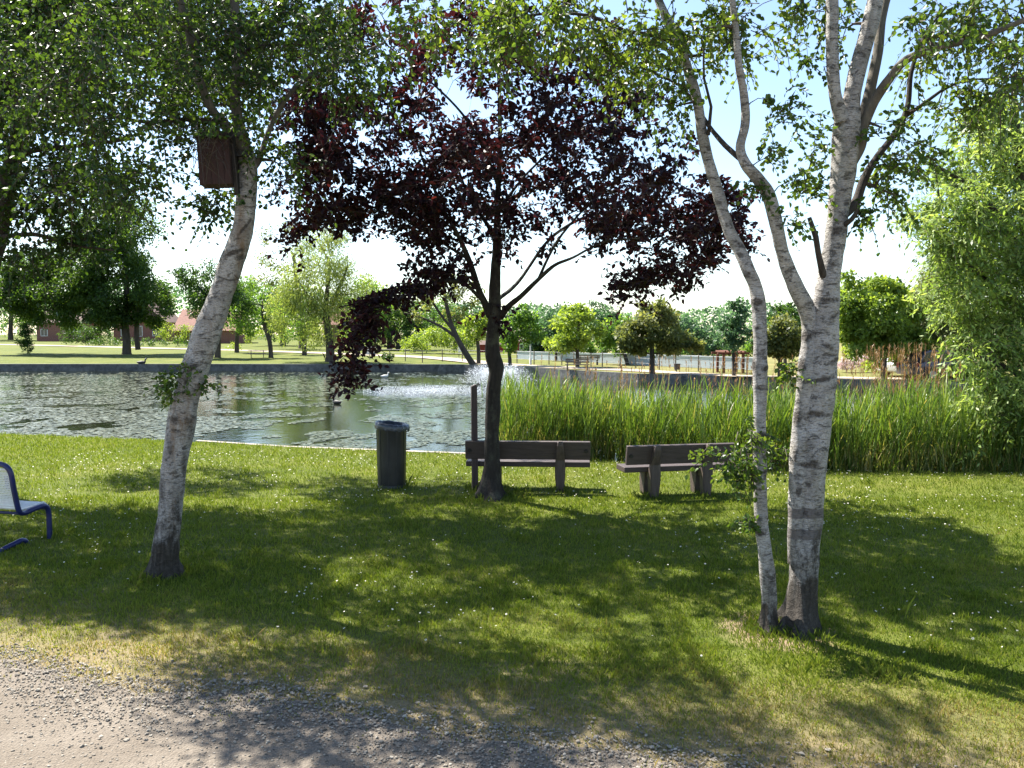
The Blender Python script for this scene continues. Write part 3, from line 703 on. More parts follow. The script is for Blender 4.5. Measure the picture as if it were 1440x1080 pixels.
# floating pondweed and lily pads on the left of the pond
n = 64000
px = RNG.uniform(-60, 700, n); py = RNG.uniform(524, 640, n)
aa, bb = ray(px, py); Yp = (WATER_Z - HCAM) / bb; X = aa * Yp
den = np.array([0.8 * mnoise.noise(Vector((a_ * 0.22, b_ * 0.16, 1))) + 0.9 * mnoise.noise(Vector((a_ * 0.75, b_ * 0.5, 5))) + 0.4 * mnoise.noise(Vector((a_ * 2.2, b_ * 1.3, 8))) for a_, b_ in zip(X, Yp)])
thr = 0.02 - 0.22 * (1 - sm(180, 330, px)) * sm(522, 540, py) - 0.06 * (1 - sm(560, 600, py)) + 0.12 * sm(470, 640, px)
k = (den > thr) & (Yp > shoreN(X) + 0.5) & (Yp < shoreF(X) - 0.8)
X, Yp, px_ = X[k], Yp[k], px[k]; n = len(X); print('pads', n)
r = RNG.uniform(0.03, 0.075, n) * np.interp(Yp, [18, 60], [0.8, 1.9])
tl = RNG.normal(0, 0.035, (n, 2))
an = np.linspace(0.25, 6.03, 8)
rot = RNG.uniform(0, 6.28, n)
ca = np.cos(an[None] + rot[:, None]) * r[:, None]; sa = np.sin(an[None] + rot[:, None]) * r[:, None] * 0.85
zz = WATER_Z + 0.012 + RNG.uniform(0, .012, n)[:, None] + ca * tl[:, :1] + sa * tl[:, 1:]
V = np.stack([X[:, None] + ca, Yp[:, None] + sa, np.maximum(zz, WATER_Z + 0.004)], -1).reshape(-1, 3)
o = mk('pondweed', [(V, np.arange(n * 8).reshape(n, 8), 0, np.clip(RNG.normal(.5, .25, n), 0, 1))], [M['pad']], smooth=False)
tag(o, 'floating lily pads and weed covering the left side of the pond', 'pondweed', kind='stuff')

# ------------------------------------------------------------------ reeds
def ribbons(rng, base, az, ln, lift, wid, curl, seg=4):
    """curved leaf ribbons from base; lift = start elevation angle, curl = how far they bend over"""
    n = len(base)
    t = np.linspace(0, 1, seg + 1)
    el = lift[:, None] - curl[:, None] * t[None] ** 1.6
    step = ln[:, None] / seg
    hz = np.cumsum(np.concatenate([np.zeros((n, 1)), np.cos(el[:, :-1]) * step], 1), 1)
    vz = np.cumsum(np.concatenate([np.zeros((n, 1)), np.sin(el[:, :-1]) * step], 1), 1)
    c = base[:, None, :] + np.stack([np.cos(az)[:, None] * hz, np.sin(az)[:, None] * hz, vz], -1)
    tw = az + rng.normal(0, .5, n)
    s = np.stack([-np.sin(tw), np.cos(tw), 0 * tw], -1)[:, None, :]
    w = wid[:, None] * np.array([0.55, 1, 0.9, 0.55, 0.04])[None, :] if seg == 4 else wid[:, None] * np.linspace(1, .3, seg + 1)[None]
    V = np.stack([c - s * w[..., None], c + s * w[..., None]], 2).reshape(-1, 3)
    b = np.arange(n)[:, None] * (2 * (seg + 1)) + np.arange(seg)[None] * 2
    Fc = np.stack([b, b + 1, b + 3, b + 2], -1).reshape(-1, 4)
    return V, Fc, seg

def reedbed(rng, base, H, nleaf):
    n = len(base)
    az = rng.uniform(0, 6.28, n); lean = rng.normal(0, .08, n)
    parts = []
    V, Fc, s = ribbons(rng, base, az, H * 0.95, np.full(n, 1.5) - np.abs(lean), np.full(n, .006), np.abs(rng.normal(.1, .08, n)), 3)
    parts.append((V, Fc, 0, np.repeat(np.clip(rng.normal(.25, .12, n), 0, 1), s)))
    k = n * nleaf
    f = np.tile(np.linspace(0.22, 0.95, nleaf), n) + rng.normal(0, .03, k)
    Hh = np.repeat(H, nleaf)
    b = np.repeat(base, nleaf, 0).copy()
    aa = np.repeat(az, nleaf); ll = np.repeat(np.abs(lean), nleaf)
    b[:, 2] += f * Hh * 0.95
    b[:, 0] += np.cos(aa) * f * Hh * (0.07 + ll * .9); b[:, 1] += np.sin(aa) * f * Hh * (0.07 + ll * .9)
    V, Fc, s = ribbons(rng, b, rng.uniform(0, 6.28, k), rng.uniform(.28, .62, k), rng.uniform(1.08, 1.5, k), rng.uniform(.006, .013, k), np.abs(rng.normal(.36, .42, k)), 4)
    cl = np.repeat(np.array([mnoise.noise(Vector((a_ * 1.3, b_ * 1.3, 4))) for a_, b_ in base[:, :2]]), nleaf)
    tn = np.clip(.25 * cl + rng.normal(.40, .20, k) + 0.2 * (f - .5), 0, .74); old = rng.random(k) < (0.5 * (f < .5) + .04); tn[old] = rng.uniform(.8, 1, old.sum())
    parts.append((V, Fc, 0, np.repeat(tn, s)))
    return parts
n = 5200
px = RNG.uniform(698, 1480, n)
X0 = (px - 720) / 1150 * 16.3
dd = np.abs(RNG.normal(0, 1.5, n)) + 0.15
Yb = shoreN(X0) + np.minimum(dd, 3.4); X = (px - 720) / 1150 * Yb
okm = (X > -0.35 + 0.06 * (Yb - 17)) & (RNG.random(n) < np.array([.75 + .9 * mnoise.noise(Vector((a_ * 1.7, b_ * 1.4, 12))) for a_, b_ in zip(X, Yb)])); X, Yb = X[okm], Yb[okm]; n = len(X)
hv = np.array([mnoise.noise(Vector((a_ * .7, b_ * .5, 3))) for a_, b_ in zip(X, Yb)])
Hmean = np.interp(X, [-.4, 0.3, 1.2, 2.4, 5, 9, 12], [1.72, 1.82, 1.66, 1.54, 1.58, 1.66, 1.66])
hv2 = np.array([mnoise.noise(Vector((a_ * 2.4, b_ * 2.0, 9))) for a_, b_ in zip(X, Yb)])
H = Hmean * (1 + .20 * hv + .16 * hv2 + RNG.normal(0, .11, n))
o = mk('reed_bed', reedbed(RNG, np.stack([X, Yb, np.full(n, WATER_Z - .05)], -1), H, 7), [M['reed']], smooth=False)
tag(o, 'dense bed of tall green reeds growing along the near edge of the pond', 'reeds', kind='stuff')

n = 470
pxa = np.concatenate([RNG.uniform(770, 1180, 200), RNG.normal(1270, 55, 270)])
Yb = np.concatenate([RNG.uniform(16.5, 21, 200), RNG.uniform(16.5, 23, 270)])
X = (pxa - 720) / 1150 * Yb
topy = np.where(np.arange(n) < 200, RNG.uniform(498, 552, n), RNG.uniform(480, 548, n))
H = HCAM + ray(pxa, topy)[1] * Yb - (WATER_Z - .05)
base = np.stack([X, Yb, np.full(n, WATER_Z - .05)], -1)
az = RNG.uniform(0, 6.28, n)
V, Fc, s = ribbons(RNG, base, az, H, 1.55 - np.abs(RNG.normal(0, .07, n)), np.full(n, .004), np.full(n, .04), 3)
pr = [(V, Fc, 0, np.repeat(RNG.uniform(.3, 1, n), s))]
k = n * 11
tb = np.repeat(base + np.stack([np.cos(az) * H * .06, np.sin(az) * H * .06, H * 0.985], -1), 11, 0); tb[:, 2] -= RNG.uniform(0, .26, k)
V, Fc, s = ribbons(RNG, tb, RNG.uniform(0, 6.28, k), RNG.uniform(.05, .11, k), RNG.uniform(1.0, 1.52, k), RNG.uniform(.004, .008, k), RNG.uniform(.1, .9, k), 4)
pr.append((V, Fc, 0, np.repeat(RNG.uniform(0, .75, k), s)))
o = mk('dead_reeds', pr, [M['reed_dead']], smooth=False)
tag(o, 'dry brown dead reed stalks with feathery heads rising above the green reeds', 'dead reeds', kind='stuff')

# ------------------------------------------------------------------ near trees
def root_flare(ob, t, axis, rad, seed):
    me = ob.data; n = len(me.vertices); co = np.empty(n * 3, np.float32); me.vertices.foreach_get('co', co)
    co = co.reshape(-1, 3).astype(float); w = co + np.array(t.location)
    ax = axis[0] if axis[0][2] < .1 else None
    if ax is None: return
    low = w[:, 2] < .7
    for i in np.nonzero(low)[0]:
        k = int(np.argmin(np.abs(axis[:, 2] - w[i, 2]))); d = w[i] - axis[k]; d[2] = 0
        L_ = np.linalg.norm(d)
        if L_ < 1e-4: continue
        u = d / L_
        q = max(0.0, mnoise.noise(Vector((u[0] * 2.2 + seed, u[1] * 2.2, 0.5))) + .12)
        z = max(0.0, w[i, 2])
        rr = max(rad[:10].mean(), .02)
        co[i] += u * rr * (1.5 * q * math.exp(-z / .11) + .35 * q * math.exp(-z / .35))
    me.vertices.foreach_set('co', co.astype(np.float32).ravel()); me.update()
def add_scars(ob, t, scars, axis):
    me = ob.data; n = len(me.vertices); co = np.empty(n * 3, np.float32); me.vertices.foreach_get('co', co)
    co = co.reshape(-1, 3).astype(float); w = co + np.array(t.location)
    x, y = to_px(w); s = np.zeros(n)
    for sx, sy, hw_, hh_, st, slope in scars:
        g = np.exp(-((x - sx) / hw_) ** 2 - ((y - sy - slope * (x - sx)) / hh_) ** 2) * st
        s = np.maximum(s, g)
    a = me.attributes.new('scar', 'FLOAT', 'POINT'); a.data.foreach_set('value', s.astype(np.float32))
    k = np.array([int(np.argmin(np.abs(axis[:, 2] - z))) for z in w[:, 2]])
    d = unit((w - axis[k]) * np.array([1, 1, 0.2]))
    co += d * (0.010 * s)[:, None]
    me.vertices.foreach_set('co', co.astype(np.float32).ravel()); me.update()
def near_tree(name, label, base, limbs, trunk_name_mats, ells, R, ntw, nleaf, leafmat, lsize, seed, flat=.7, droop=.3, Y0=None, Cextra=None, twigmat=None, rmax=.03, group=None, six=True, wide=.72, tone_add=None, sprigs=None, prune=None, scars=None, ctv=.22):
    rng = np.random.default_rng(seed)
    t = thing(name, label, 'tree', base, group=group)
    skel, skr = [], []
    for nm, rows, mat, sides, bump in limbs:
        if isinstance(rows, tuple): pts, rad = rows
        else: pts, rad = limb_pts(rows, Y0)
        pts, rad = catmull(pts, rad, (0.025 if scars else 0.06) if rad[0] > .03 else .12)
        if scars and nm == 'trunk': sides = 36
        parts = [(V, Fc, 0, None) for V, Fc in tube(pts, rad, sides, bump, 6.0, seed=seed)]
        ob = mkw(nm, parts, [mat], t)
        if scars and nm == 'trunk': add_scars(ob, t, scars, pts)
        if nm == 'trunk': root_flare(ob, t, pts, rad, seed)
        hi = pts[:, 2] > (1.0 if pts[:, 2].max() > 2 else 0.1)
        skel += list(pts[hi][::3]); skr += list(rad[hi][::3])
    C = ell_clusters(rng, ells) if ells else np.zeros((0, 3))
    if Cextra is not None: C = np.concatenate([C, Cextra])
    Rc = rng.uniform(.75, 1.25, len(C)) * R
    br = connect(rng, skel, skr, C, rmax)
    pos, ld, tone, tV, tF, st = twigs(rng, C, Rc, ntw, nleaf, flat, droop, 0.0, ctv)
    if prune is not None:
        kp = prune(pos); pos, ld, tone = pos[kp], ld[kp], tone[kp]
    k = len(pos)
    nrm = sph(rng, k) * 0.7 + np.array([0, 0, .8])
    if droop > .5: nrm = sph(rng, k)
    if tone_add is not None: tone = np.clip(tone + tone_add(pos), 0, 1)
    ln = lsize * rng.uniform(.65, 1.2, k)
    V, Fc, rep = leaf_mesh(pos, ld, nrm, ln, ln * wide, six)
    print(name, 'clusters', len(C), 'leaves', k)
    parts = [(V, Fc, 0, np.repeat(tone, rep)), (tV, tF, 1, None)] + [(a_, b_, 1, None) for a_, b_ in br]
    if sprigs:
        C = ell_clusters(rng, sprigs)
        for a_, b_ in connect(rng, skel, skr, C, .006, .002): parts.append((a_, b_, 1, None))
        pos, ld, tone, tV, tF, st = twigs(rng, C, rng.uniform(.12, .2, len(C)), 5, 6, .8, .5)
        ln = lsize * rng.uniform(.6, 1.1, len(pos))
        V, Fc, rep = leaf_mesh(pos, ld, sph(rng, len(pos)), ln, ln * wide, six)
        parts += [(V, Fc, 0, np.repeat(np.clip(tone + .1, 0, 1), rep)), (tV, tF, 1, None)]
    mkw('crown', parts, [leafmat, twigmat or M['twig']], t, smooth=False)
    return t

def to_px(p):
    fw = p[:, 1] * CP - (p[:, 2] - HCAM) * SP; upv = p[:, 1] * SP + (p[:, 2] - HCAM) * CP
    return 720 + F_PX * p[:, 0] / fw, 540 - F_PX * upv / fw
def clear_box(p):
    # leaves are kept off the nest box and its flight line
    x, y = to_px(p)
    return ~((x > 268) & (x < 338) & (y > 192) & (y < 272) & (p[:, 1] < 8.4))
# --- leaning birch on the left
YB = 8.31
M['birch_a'] = birch_mat('birch_bark_lean', 0.42, lichen=0.8, lcol=(0.17, 0.10, 0.045), lst=(5, 5, 1.6))
scarsA = [(270, 517, 14, 5, .9, -.5), (262, 535, 5, 14, .7, 0), (245, 590, 8, 8, .8, 0), (329, 355, 16, 4, 1, -.3), (338, 362, 8, 5, .8, 0), (344, 320, 12, 4, .8, -1.2), (345, 277, 18, 2.5, .6, .1), (300, 418, 14, 2.5, .6, -.3), (310, 395, 10, 2.5, .6, -.3), (285, 470, 12, 3, .6, -.3), (240, 632, 5, 16, .6, 0), (258, 660, 5, 40, .55, 0), (250, 720, 5, 30, .6, 0), (228, 690, 6, 30, .55, 0), (268, 600, 8, 25, .5, 0), (300, 445, 12, 2.5, .5, -.3)]
M['birch_b'] = birch_mat('birch_bark_twin', 0.45, bands=[(float(P(1130, 726, 6.88)[2]), float(P(1130, 712, 6.88)[2])), (float(P(1130, 755, 6.88)[2]), float(P(1130, 741, 6.88)[2]))], lichen=0.35)
M['birch_c'] = birch_mat('birch_bark_slim', 0.15, lichen=0.35)
trunkA = [(231, 826, 74), (231, 816, 58), (231, 802, 46), (231, 785, 39), (237, 735, 37), (241, 690, 37), (246, 645, 40), (254, 596, 44), (262, 559, 43), (285, 486, 41), (310, 418, 38), (325, 370, 37), (340, 327, 34), (347, 275, 31), (349, 240, 28), (346, 215, 24)]
limA1 = [(346, 222, 22), (333, 195, 18, -.05), (312, 170, 16, -.1), (299, 155, 15, -.15), (283, 120, 14, -.2), (268, 55, 13, -.25), (253, 0, 11, -.3), (240, -90, 9, -.3), (215, -200, 6, -.3)]
limA2 = [(347, 225, 24), (340, 190, 19, .05), (331, 143, 16, .1), (333, 70, 14, .15), (330, 15, 13, .2), (322, -70, 11, .25), (330, -180, 8, .2), (345, -300, 5, .2)]
limA3 = [(349, 240, 14), (364, 225, 11, .05), (377, 187, 9, .2), (398, 145, 8, .35), (432, 108, 7, .5), (485, 85, 5, .7), (540, 60, 3, .8)]
limA4 = [(334, 80, 8, .15), (352, 68, 6, .2), (390, 62, 5, .3), (430, 63, 3, .4)]
limA5 = [(312, 172, 9, -.1), (262, 168, 8, -.3), (205, 172, 6, -.5), (150, 160, 4, -.6)]
ellsA = [(170, 30, 190, 100, 34, 8.0, 1.6), (90, 110, 110, 60, 12, 8.0, 1.2), (430, 40, 120, 70, 20, 8.6, 1.2), (190, 160, 150, 60, 20, 8.0, 1.3), (330, 110, 70, 80, 10, 8.1, 1.2),
         (200, 255, 60, 30, 5, 7.9, .8), (300, 270, 45, 30, 4, 8.3, .6), (390, 225, 30, 30, 3, 8.5, .4), (320, 205, 50, 25, 6, 8.0, .7), (130, 225, 90, 50, 8, 8.1, 1.0), (235, 60, 160, 90, 30, 10.6, 1.1), (430, 60, 90, 60, 12, 10.2, .8), (250, -140, 330, 110, 64, 8.8, 2.6), (280, -330, 260, 120, 18, 8.3, 1.8),
         (512, 110, 70, 30, 6, 8.6, .6)]
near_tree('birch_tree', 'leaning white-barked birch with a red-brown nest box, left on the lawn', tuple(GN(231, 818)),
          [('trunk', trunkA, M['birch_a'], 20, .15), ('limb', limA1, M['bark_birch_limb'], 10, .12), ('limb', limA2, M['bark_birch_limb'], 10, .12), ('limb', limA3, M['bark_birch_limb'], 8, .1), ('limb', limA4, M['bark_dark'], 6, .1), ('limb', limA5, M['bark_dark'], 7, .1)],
          None, ellsA, .42, 12, 10, M['birch_leaf'], .054, 21, .8, .55, Y0=YB, scars=scarsA, prune=clear_box, tone_add=lambda p: -0.14 + 0 * p[:, 0],  # leaf tone lowered: shade of the left canopy put into the colour
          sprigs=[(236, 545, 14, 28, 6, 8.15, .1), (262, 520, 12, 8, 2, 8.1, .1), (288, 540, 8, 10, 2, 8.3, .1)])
# --- twin birch on the right
YC = 6.88
scarsC = [(1148, 582, 18, 4, 1, .1), (1157, 534, 15, 4, .95, -.15), (1173, 543, 8, 4, .8, 0), (1171, 508, 12, 3, .9, -.5), (1163, 487, 9, 5, .8, .4), (1172, 445, 12, 4, .7, -.6), (1165, 422, 20, 5, .7, 0), (1134, 474, 9, 8, .9, 0), (1128, 515, 7, 12, .8, 0), (1121, 588, 6, 14, .8, 0), (1140, 655, 24, 3.5, .95, .15), (1146, 650, 10, 3, .8, .3), (1123, 690, 5, 14, .6, 0), (1118, 640, 5, 16, .6, 0),
          (1064, 425, 9, 6, .95, 0), (1064, 461, 6, 3, .8, 0), (1059, 513, 5, 9, .9, .6), (1077, 518, 7, 4, .9, -.6), (1069, 545, 11, 3, 1, 0), (1069, 612, 12, 4, 1, -.1), (1064, 664, 7, 5, .9, .5), (1076, 662, 6, 5, .8, -.5), (1069, 687, 12, 2.5, .9, 0), (1070, 730, 9, 3, .7, 0), (1070, 750, 7, 5, 1, 0), (1011, 285, 9, 4, .6, .5), (1035, 340, 10, 3, .6, .5), (1055, 385, 10, 3, .6, .5),
          (1190, 287, 4, 3.5, 1, 0), (1178, 325, 16, 8, .75, 0), (1186, 267, 7, 2, .7, 0), (1190, 214, 7, 2, .6, 0), (1180, 348, 14, 3, .6, 0), (1170, 370, 14, 8, .6, 0), (1212, 150, 10, 10, .8, 0), (1170, 140, 4, 5, .9, 0), (1060, 247, 8, 8, .5, 0), (1085, 290, 9, 3, .6, .4), (1104, 365, 9, 3, .6, .4)]
trunkC = [(1127, 900, 84), (1127, 890, 64), (1127, 872, 54), (1128, 845, 49), (1130, 810, 46), (1133, 770, 44), (1138, 725, 43), (1141, 690, 43), (1141, 655, 45), (1146, 610, 47), (1150, 570, 48), (1154, 530, 47), (1157, 490, 46), (1160, 450, 43), (1163, 410, 38), (1167, 380, 35), (1173, 345, 33), (1178, 310, 32), (1183, 265, 36), (1189, 215, 40), (1191, 180, 43), (1192, 155, 38)]
stemC2 = [(1117, 792, 22, -.02), (1119, 740, 26, -.03), (1121, 690, 27, -.03), (1124, 640, 28, -.03), (1128, 590, 28, -.02), (1132, 545, 28, -.02), (1136, 500, 27, -.01), (1139, 465, 26, 0), (1134, 435, 25, -.03), (1121, 408, 24, -.1), (1108, 378, 22, -.15), (1099, 350, 21, -.2), (1090, 307, 20, -.25), (1079, 270, 19, -.3), (1064, 250, 18, -.35), (1048, 230, 16, -.4), (1041, 207, 15, -.4), (1048, 173, 14, -.4), (1046, 133, 13, -.45), (1039, 93, 12, -.5), (1036, 55, 11, -.5), (1030, 0, 10, -.5), (1020, -90, 8, -.5), (1035, -200, 5, -.5)]
stemD = [(1083, 892, 34, -.05), (1083, 884, 26, -.05), (1082, 865, 25, -.05), (1081, 836, 25, -.05), (1076, 780, 23, -.06), (1071, 739, 22, -.06), (1069, 683, 21.5, -.06), (1068, 628, 21, -.05), (1069, 560, 21, -.05), (1069, 500, 21, -.05), (1068, 450, 22, -.05), (1066, 422, 23, -.05), (1061, 400, 21, -.05), (1052, 380, 20, -.05), (1040, 353, 20, 0), (1024, 320, 19, .05), (1011, 275, 18, .1), (998, 233, 18, .1), (987, 187, 17, .15), (981, 143, 16, .15), (970, 107, 16, .2), (957, 67, 15, .2), (941, 33, 15, .2), (926, 0, 13, .25), (908, -60, 11, .3), (890, -170, 8, .3), (880, -300, 5, .3)]
prong1 = [(1184, 170, 24, -.06), (1174, 130, 19, -.1), (1170, 60, 19, -.1), (1170, 0, 19, -.1), (1160, -90, 16, -.1), (1135, -230, 12, -.1), (1110, -380, 6, -.1)]
prong2 = [(1194, 178, 30, 0), (1199, 130, 27, 0), (1210, 83, 27, .02), (1222, 40, 26, .03), (1231, 0, 25, .03), (1250, -100, 20, .1), (1260, -240, 14, .1), (1275, -400, 7, .1)]
prong3 = [(1192, 240, 18, .02), (1204, 205, 20, .12), (1216, 160, 19, .16), (1226, 115, 17, .2), (1235, 70, 16, .25), (1241, 20, 15, .3), (1262, -60, 12, .4), (1300, -190, 8, .6)]
limC1 = [(1194, 236, 18, .0), (1209, 205, 20, .03), (1213, 180, 20, .02), (1229, 143, 16, -.05), (1250, 112, 14, -.15), (1275, 84, 13, -.25), (1322, 66, 12, -.35), (1378, 52, 10, -.5), (1436, 30, 9, -.6), (1520, -10, 6, -.7)]
limC2 = [(1184, 306, 14, 0), (1203, 285, 16, .05), (1215, 252, 13, .1), (1234, 220, 11, .15), (1260, 186, 10, .25), (1276, 150, 9, .3), (1282, 100, 7, .35), (1300, 50, 5, .4), (1330, 10, 3, .4)]
limC3 = [(1276, 162, 7, .3), (1300, 145, 6, .3), (1323, 128, 5, .3), (1360, 112, 4, .3), (1390, 111, 3, .3)]
stubC = [(1165, 405, 11, 0), (1157, 385, 11, -.07), (1151, 358, 9, -.12), (1147, 333, 9, -.14), (1138, 306, 7, -.16)]
limC4 = [(1176, 325, 9, 0), (1187, 317, 9, -.06), (1198, 308, 8, -.14), (1206, 297, 7, -.16), (1207, 288, 6, -.16)]
limC5 = [(1046, 228, 9, -.4), (1020, 205, 8, -.2), (996, 176, 7, .1), (980, 150, 5, .4), (955, 120, 4, .5), (900, 95, 3, .5)]
limC6 = [(957, 67, 8, .2), (925, 50, 7, .0), (880, 44, 6, -.2), (830, 22, 5, -.3), (760, 20, 4, -.4), (690, 30, 3, -.4)]
limC7 = [(996, 190, 6, .1), (1000, 150, 5, .1), (990, 110, 4, .1), (990, 60, 3, .1)]
ellsC = [(690, 35, 115, 45, 16, 6.4, .7), (600, 20, 90, 40, 9, 6.8, .7), (760, 70, 70, 35, 6, 6.3, .5), (820, 30, 90, 45, 10, 6.6, .8), (900, 50, 90, 60, 14, 6.9, .8), (930, 105, 50, 35, 5, 6.8, .5), (985, 40, 80, 50, 12, 6.8, .8), (1030, 50, 60, 45, 4, 7.2, .5),
         (1120, 20, 60, 35, 6, 6.7, .7), (1185, 20, 20, 40, 2, 7.2, .3), (1350, 30, 110, 45, 17, 6.6, 1.0), (1300, 60, 50, 50, 5, 7.2, .6), (1425, 90, 40, 60, 8, 6.4, .8), (1330, 160, 80, 40, 6, 7.1, .7), (1265, 200, 45, 40, 6, 7.0, .5), (1250, 260, 35, 22, 3, 7.0, .4), (1380, 130, 50, 35, 5, 6.8, .6),
         (960, 150, 40, 30, 3, 6.9, .4),
         (960, -150, 300, 100, 58, 6.8, 1.8), (1060, -330, 240, 120, 28, 6.9, 1.9), (1330, -140, 180, 90, 12, 6.7, 1.2)]
near_tree('birch_tree', 'twin-stemmed white birch with two dark bands on its thicker trunk, right on the lawn', tuple(GN(1127, 890)),
          [('trunk', trunkC, M['birch_b'], 22, .13), ('trunk', stemC2, M['birch_b'], 14, .15), ('trunk', stemD, M['birch_c'], 16, .16), ('limb', prong1, M['birch_b'], 12, .09), ('limb', prong2, M['birch_b'], 12, .09), ('limb', prong3, M['bark_birch_limb'], 10, .1),
           ('limb', limC1, M['bark_birch_limb'], 10, .1), ('limb', limC2, M['bark_dark'], 8, .1), ('limb', limC3, M['bark_dark'], 6, .1), ('broken_stub', stubC, M['bark_dark'], 8, .1), ('limb', limC4, M['bark_dark'], 7, .1), ('limb', limC5, M['bark_dark'], 7, .1), ('limb', limC6, M['bark_dark'], 6, .1), ('limb', limC7, M['bark_dark'], 6, .1)],
          None, ellsC, .30, 8, 8, M['birch_leaf'], .050, 33, .8, .6, Y0=YC, scars=scarsC, rmax=.018, tone_add=lambda p: 0.2 + 0 * p[:, 0],  # leaf tone raised: the better-lit crown is put into the leaf colour
          sprigs=[(1108, 520, 10, 18, 4, 6.75, .1), (1030, 645, 34, 30, 11, 6.7, .16), (1004, 640, 16, 12, 3, 6.65, .1), (1090, 635, 12, 30, 6, 7.0, .1), (1052, 612, 16, 14, 4, 6.7, .1), (1045, 675, 20, 12, 4, 6.7, .1), (1049, 745, 7, 26, 3, 6.75, .06), (1130, 70, 40, 40, 3, 6.8, .3), (1090, 150, 40, 60, 6, 6.6, .3), (1060, 250, 25, 40, 3, 6.5, .2), (1135, 250, 25, 40, 8, 6.7, .2), (1115, 300, 20, 25, 3, 6.6, .2), (1145, 190, 25, 30, 5, 6.7, .2), (1085, 210, 20, 25, 3, 6.5, .2), (1225, 300, 20, 15, 4, 6.8, .15), (1240, 240, 20, 25, 5, 7.0, .2), (1290, 220, 25, 20, 4, 7.1, .2)])

# --- copper beech in the middle
YP = 12.5
trunkP = [(688, 712, 78), (689, 702, 58), (690, 690, 41), (691, 670, 31), (692, 640, 24), (692, 606, 23), (693, 575, 25), (693, 553, 24), (696, 533, 23), (698, 518, 24), (693, 500, 24), (692, 484, 23), (694, 460, 22), (696, 442, 21), (696, 402, 18), (698, 361, 15), (699, 321, 12), (700, 280, 10), (702, 233, 8), (703, 187, 7), (702, 130, 6), (700, 60, 5), (706, -10, 3)]
P1 = [(690, 445, 14), (681, 425, 12, -.1), (672, 404, 10, -.2), (658, 362, 9, -.3), (641, 325, 7, -.4), (621, 290, 5, -.5), (600, 240, 4, -.6), (580, 180, 3, -.7)]
P2 = [(698, 345, 9), (688, 320, 7, .2), (673, 298, 6, .3), (657, 272, 5, .4), (640, 230, 4, .5), (610, 190, 3, .6)]
P3 = [(703, 446, 13), (716, 430, 10, -.15), (732, 417, 8, -.3), (757, 393, 7, -.5), (780, 373, 6, -.7), (806, 362, 4, -.9), (850, 340, 3, -1.1), (900, 335, 2.5, -1.2)]
P4 = [(757, 393, 5, -.5), (772, 360, 4, -.5), (790, 330, 4, -.5), (830, 285, 3, -.4), (880, 240, 2.5, -.3)]
P5 = [(680, 424, 7, -.1), (650, 398, 6, -.4), (612, 397, 5, -.6), (580, 411, 4.5, -.8), (552, 426, 4, -.9), (527, 441, 3.5, -1), (510, 462, 3, -1), (497, 500, 2.5, -1), (495, 540, 2, -1)]
P6 = [(700, 300, 7), (720, 270, 5, .2), (745, 240, 4, .4), (800, 190, 3.5, .6), (860, 150, 3, .8)]
P7 = [(700, 260, 6), (680, 210, 5, -.3), (650, 160, 4, -.5), (600, 110, 3, -.7), (540, 60, 2.5, -.8)]
P8 = [(660, 365, 6, -.3), (620, 340, 5, -.2), (560, 300, 4, 0), (500, 250, 3, .2), (450, 220, 2.5, .3)]
P9 = [(702, 420, 7, .1), (730, 395, 6, .8), (780, 330, 5, 1.3), (850, 300, 4, 1.6), (940, 320, 3, 1.8)]
polyP = [(395, 120), (430, 60), (500, 10), (560, -130), (640, -190), (740, -190), (820, -110), (870, 60), (900, 120), (960, 170), (1000, 240), (1045, 280), (1055, 330), (1020, 375), (990, 400), (960, 395), (920, 400), (880, 395), (840, 370), (800, 340), (760, 350), (725, 330), (690, 380), (640, 365), (600, 355), (560, 325), (520, 315), (470, 300), (430, 300), (400, 240)]
rngP = np.random.default_rng(5)
CP_ = np.concatenate([poly_clusters(rngP, polyP, 325, YP, 2.5),
                      ell_clusters(rngP, [(890, 290, 130, 75, 34, YP, 1.6), (985, 330, 65, 45, 15, YP, .8), (660, -110, 160, 90, 60, YP, 1.8), (540, 190, 120, 90, 30, YP, 1.6), (600, 270, 110, 60, 30, YP, 1.2), (840, 180, 110, 70, 16, YP, 1.6), (450, 200, 55, 90, 26, YP, .9), (470, 290, 60, 40, 12, YP, .8), (890, 405, 35, 30, 6, YP - .4, .5), (945, 385, 60, 25, 8, YP, .6), (630, 385, 60, 25, 9, YP - .3, .6), (600, 395, 16, 16, 3, YP - 0.6, .2), (577, 405, 14, 14, 3, YP - 0.7, .2), (556, 416, 14, 14, 3, YP - 0.8, .2), (537, 428, 16, 16, 4, YP - 0.9, .2), (520, 440, 16, 16, 4, YP - 0.95, .2), (506, 458, 14, 14, 3, YP - 1, .2), (499, 478, 11, 11, 3, YP - 1, .2), (496, 498, 10, 10, 2, YP - 1, .2), (494, 518, 8, 8, 2, YP - 1, .2), (491, 538, 6, 6, 2, YP - 1, .2),
                                          (430, 250, 35, 70, 10, YP, .9), (425, 330, 15, 22, 3, YP, .4), (700, 440, 30, 15, 2, YP, .3), (600, 300, 60, 40, 9, YP - .4, .8), (720, 210, 80, 60, 16, YP, 1.5), (1030, 300, 30, 40, 5, YP, .5)])])
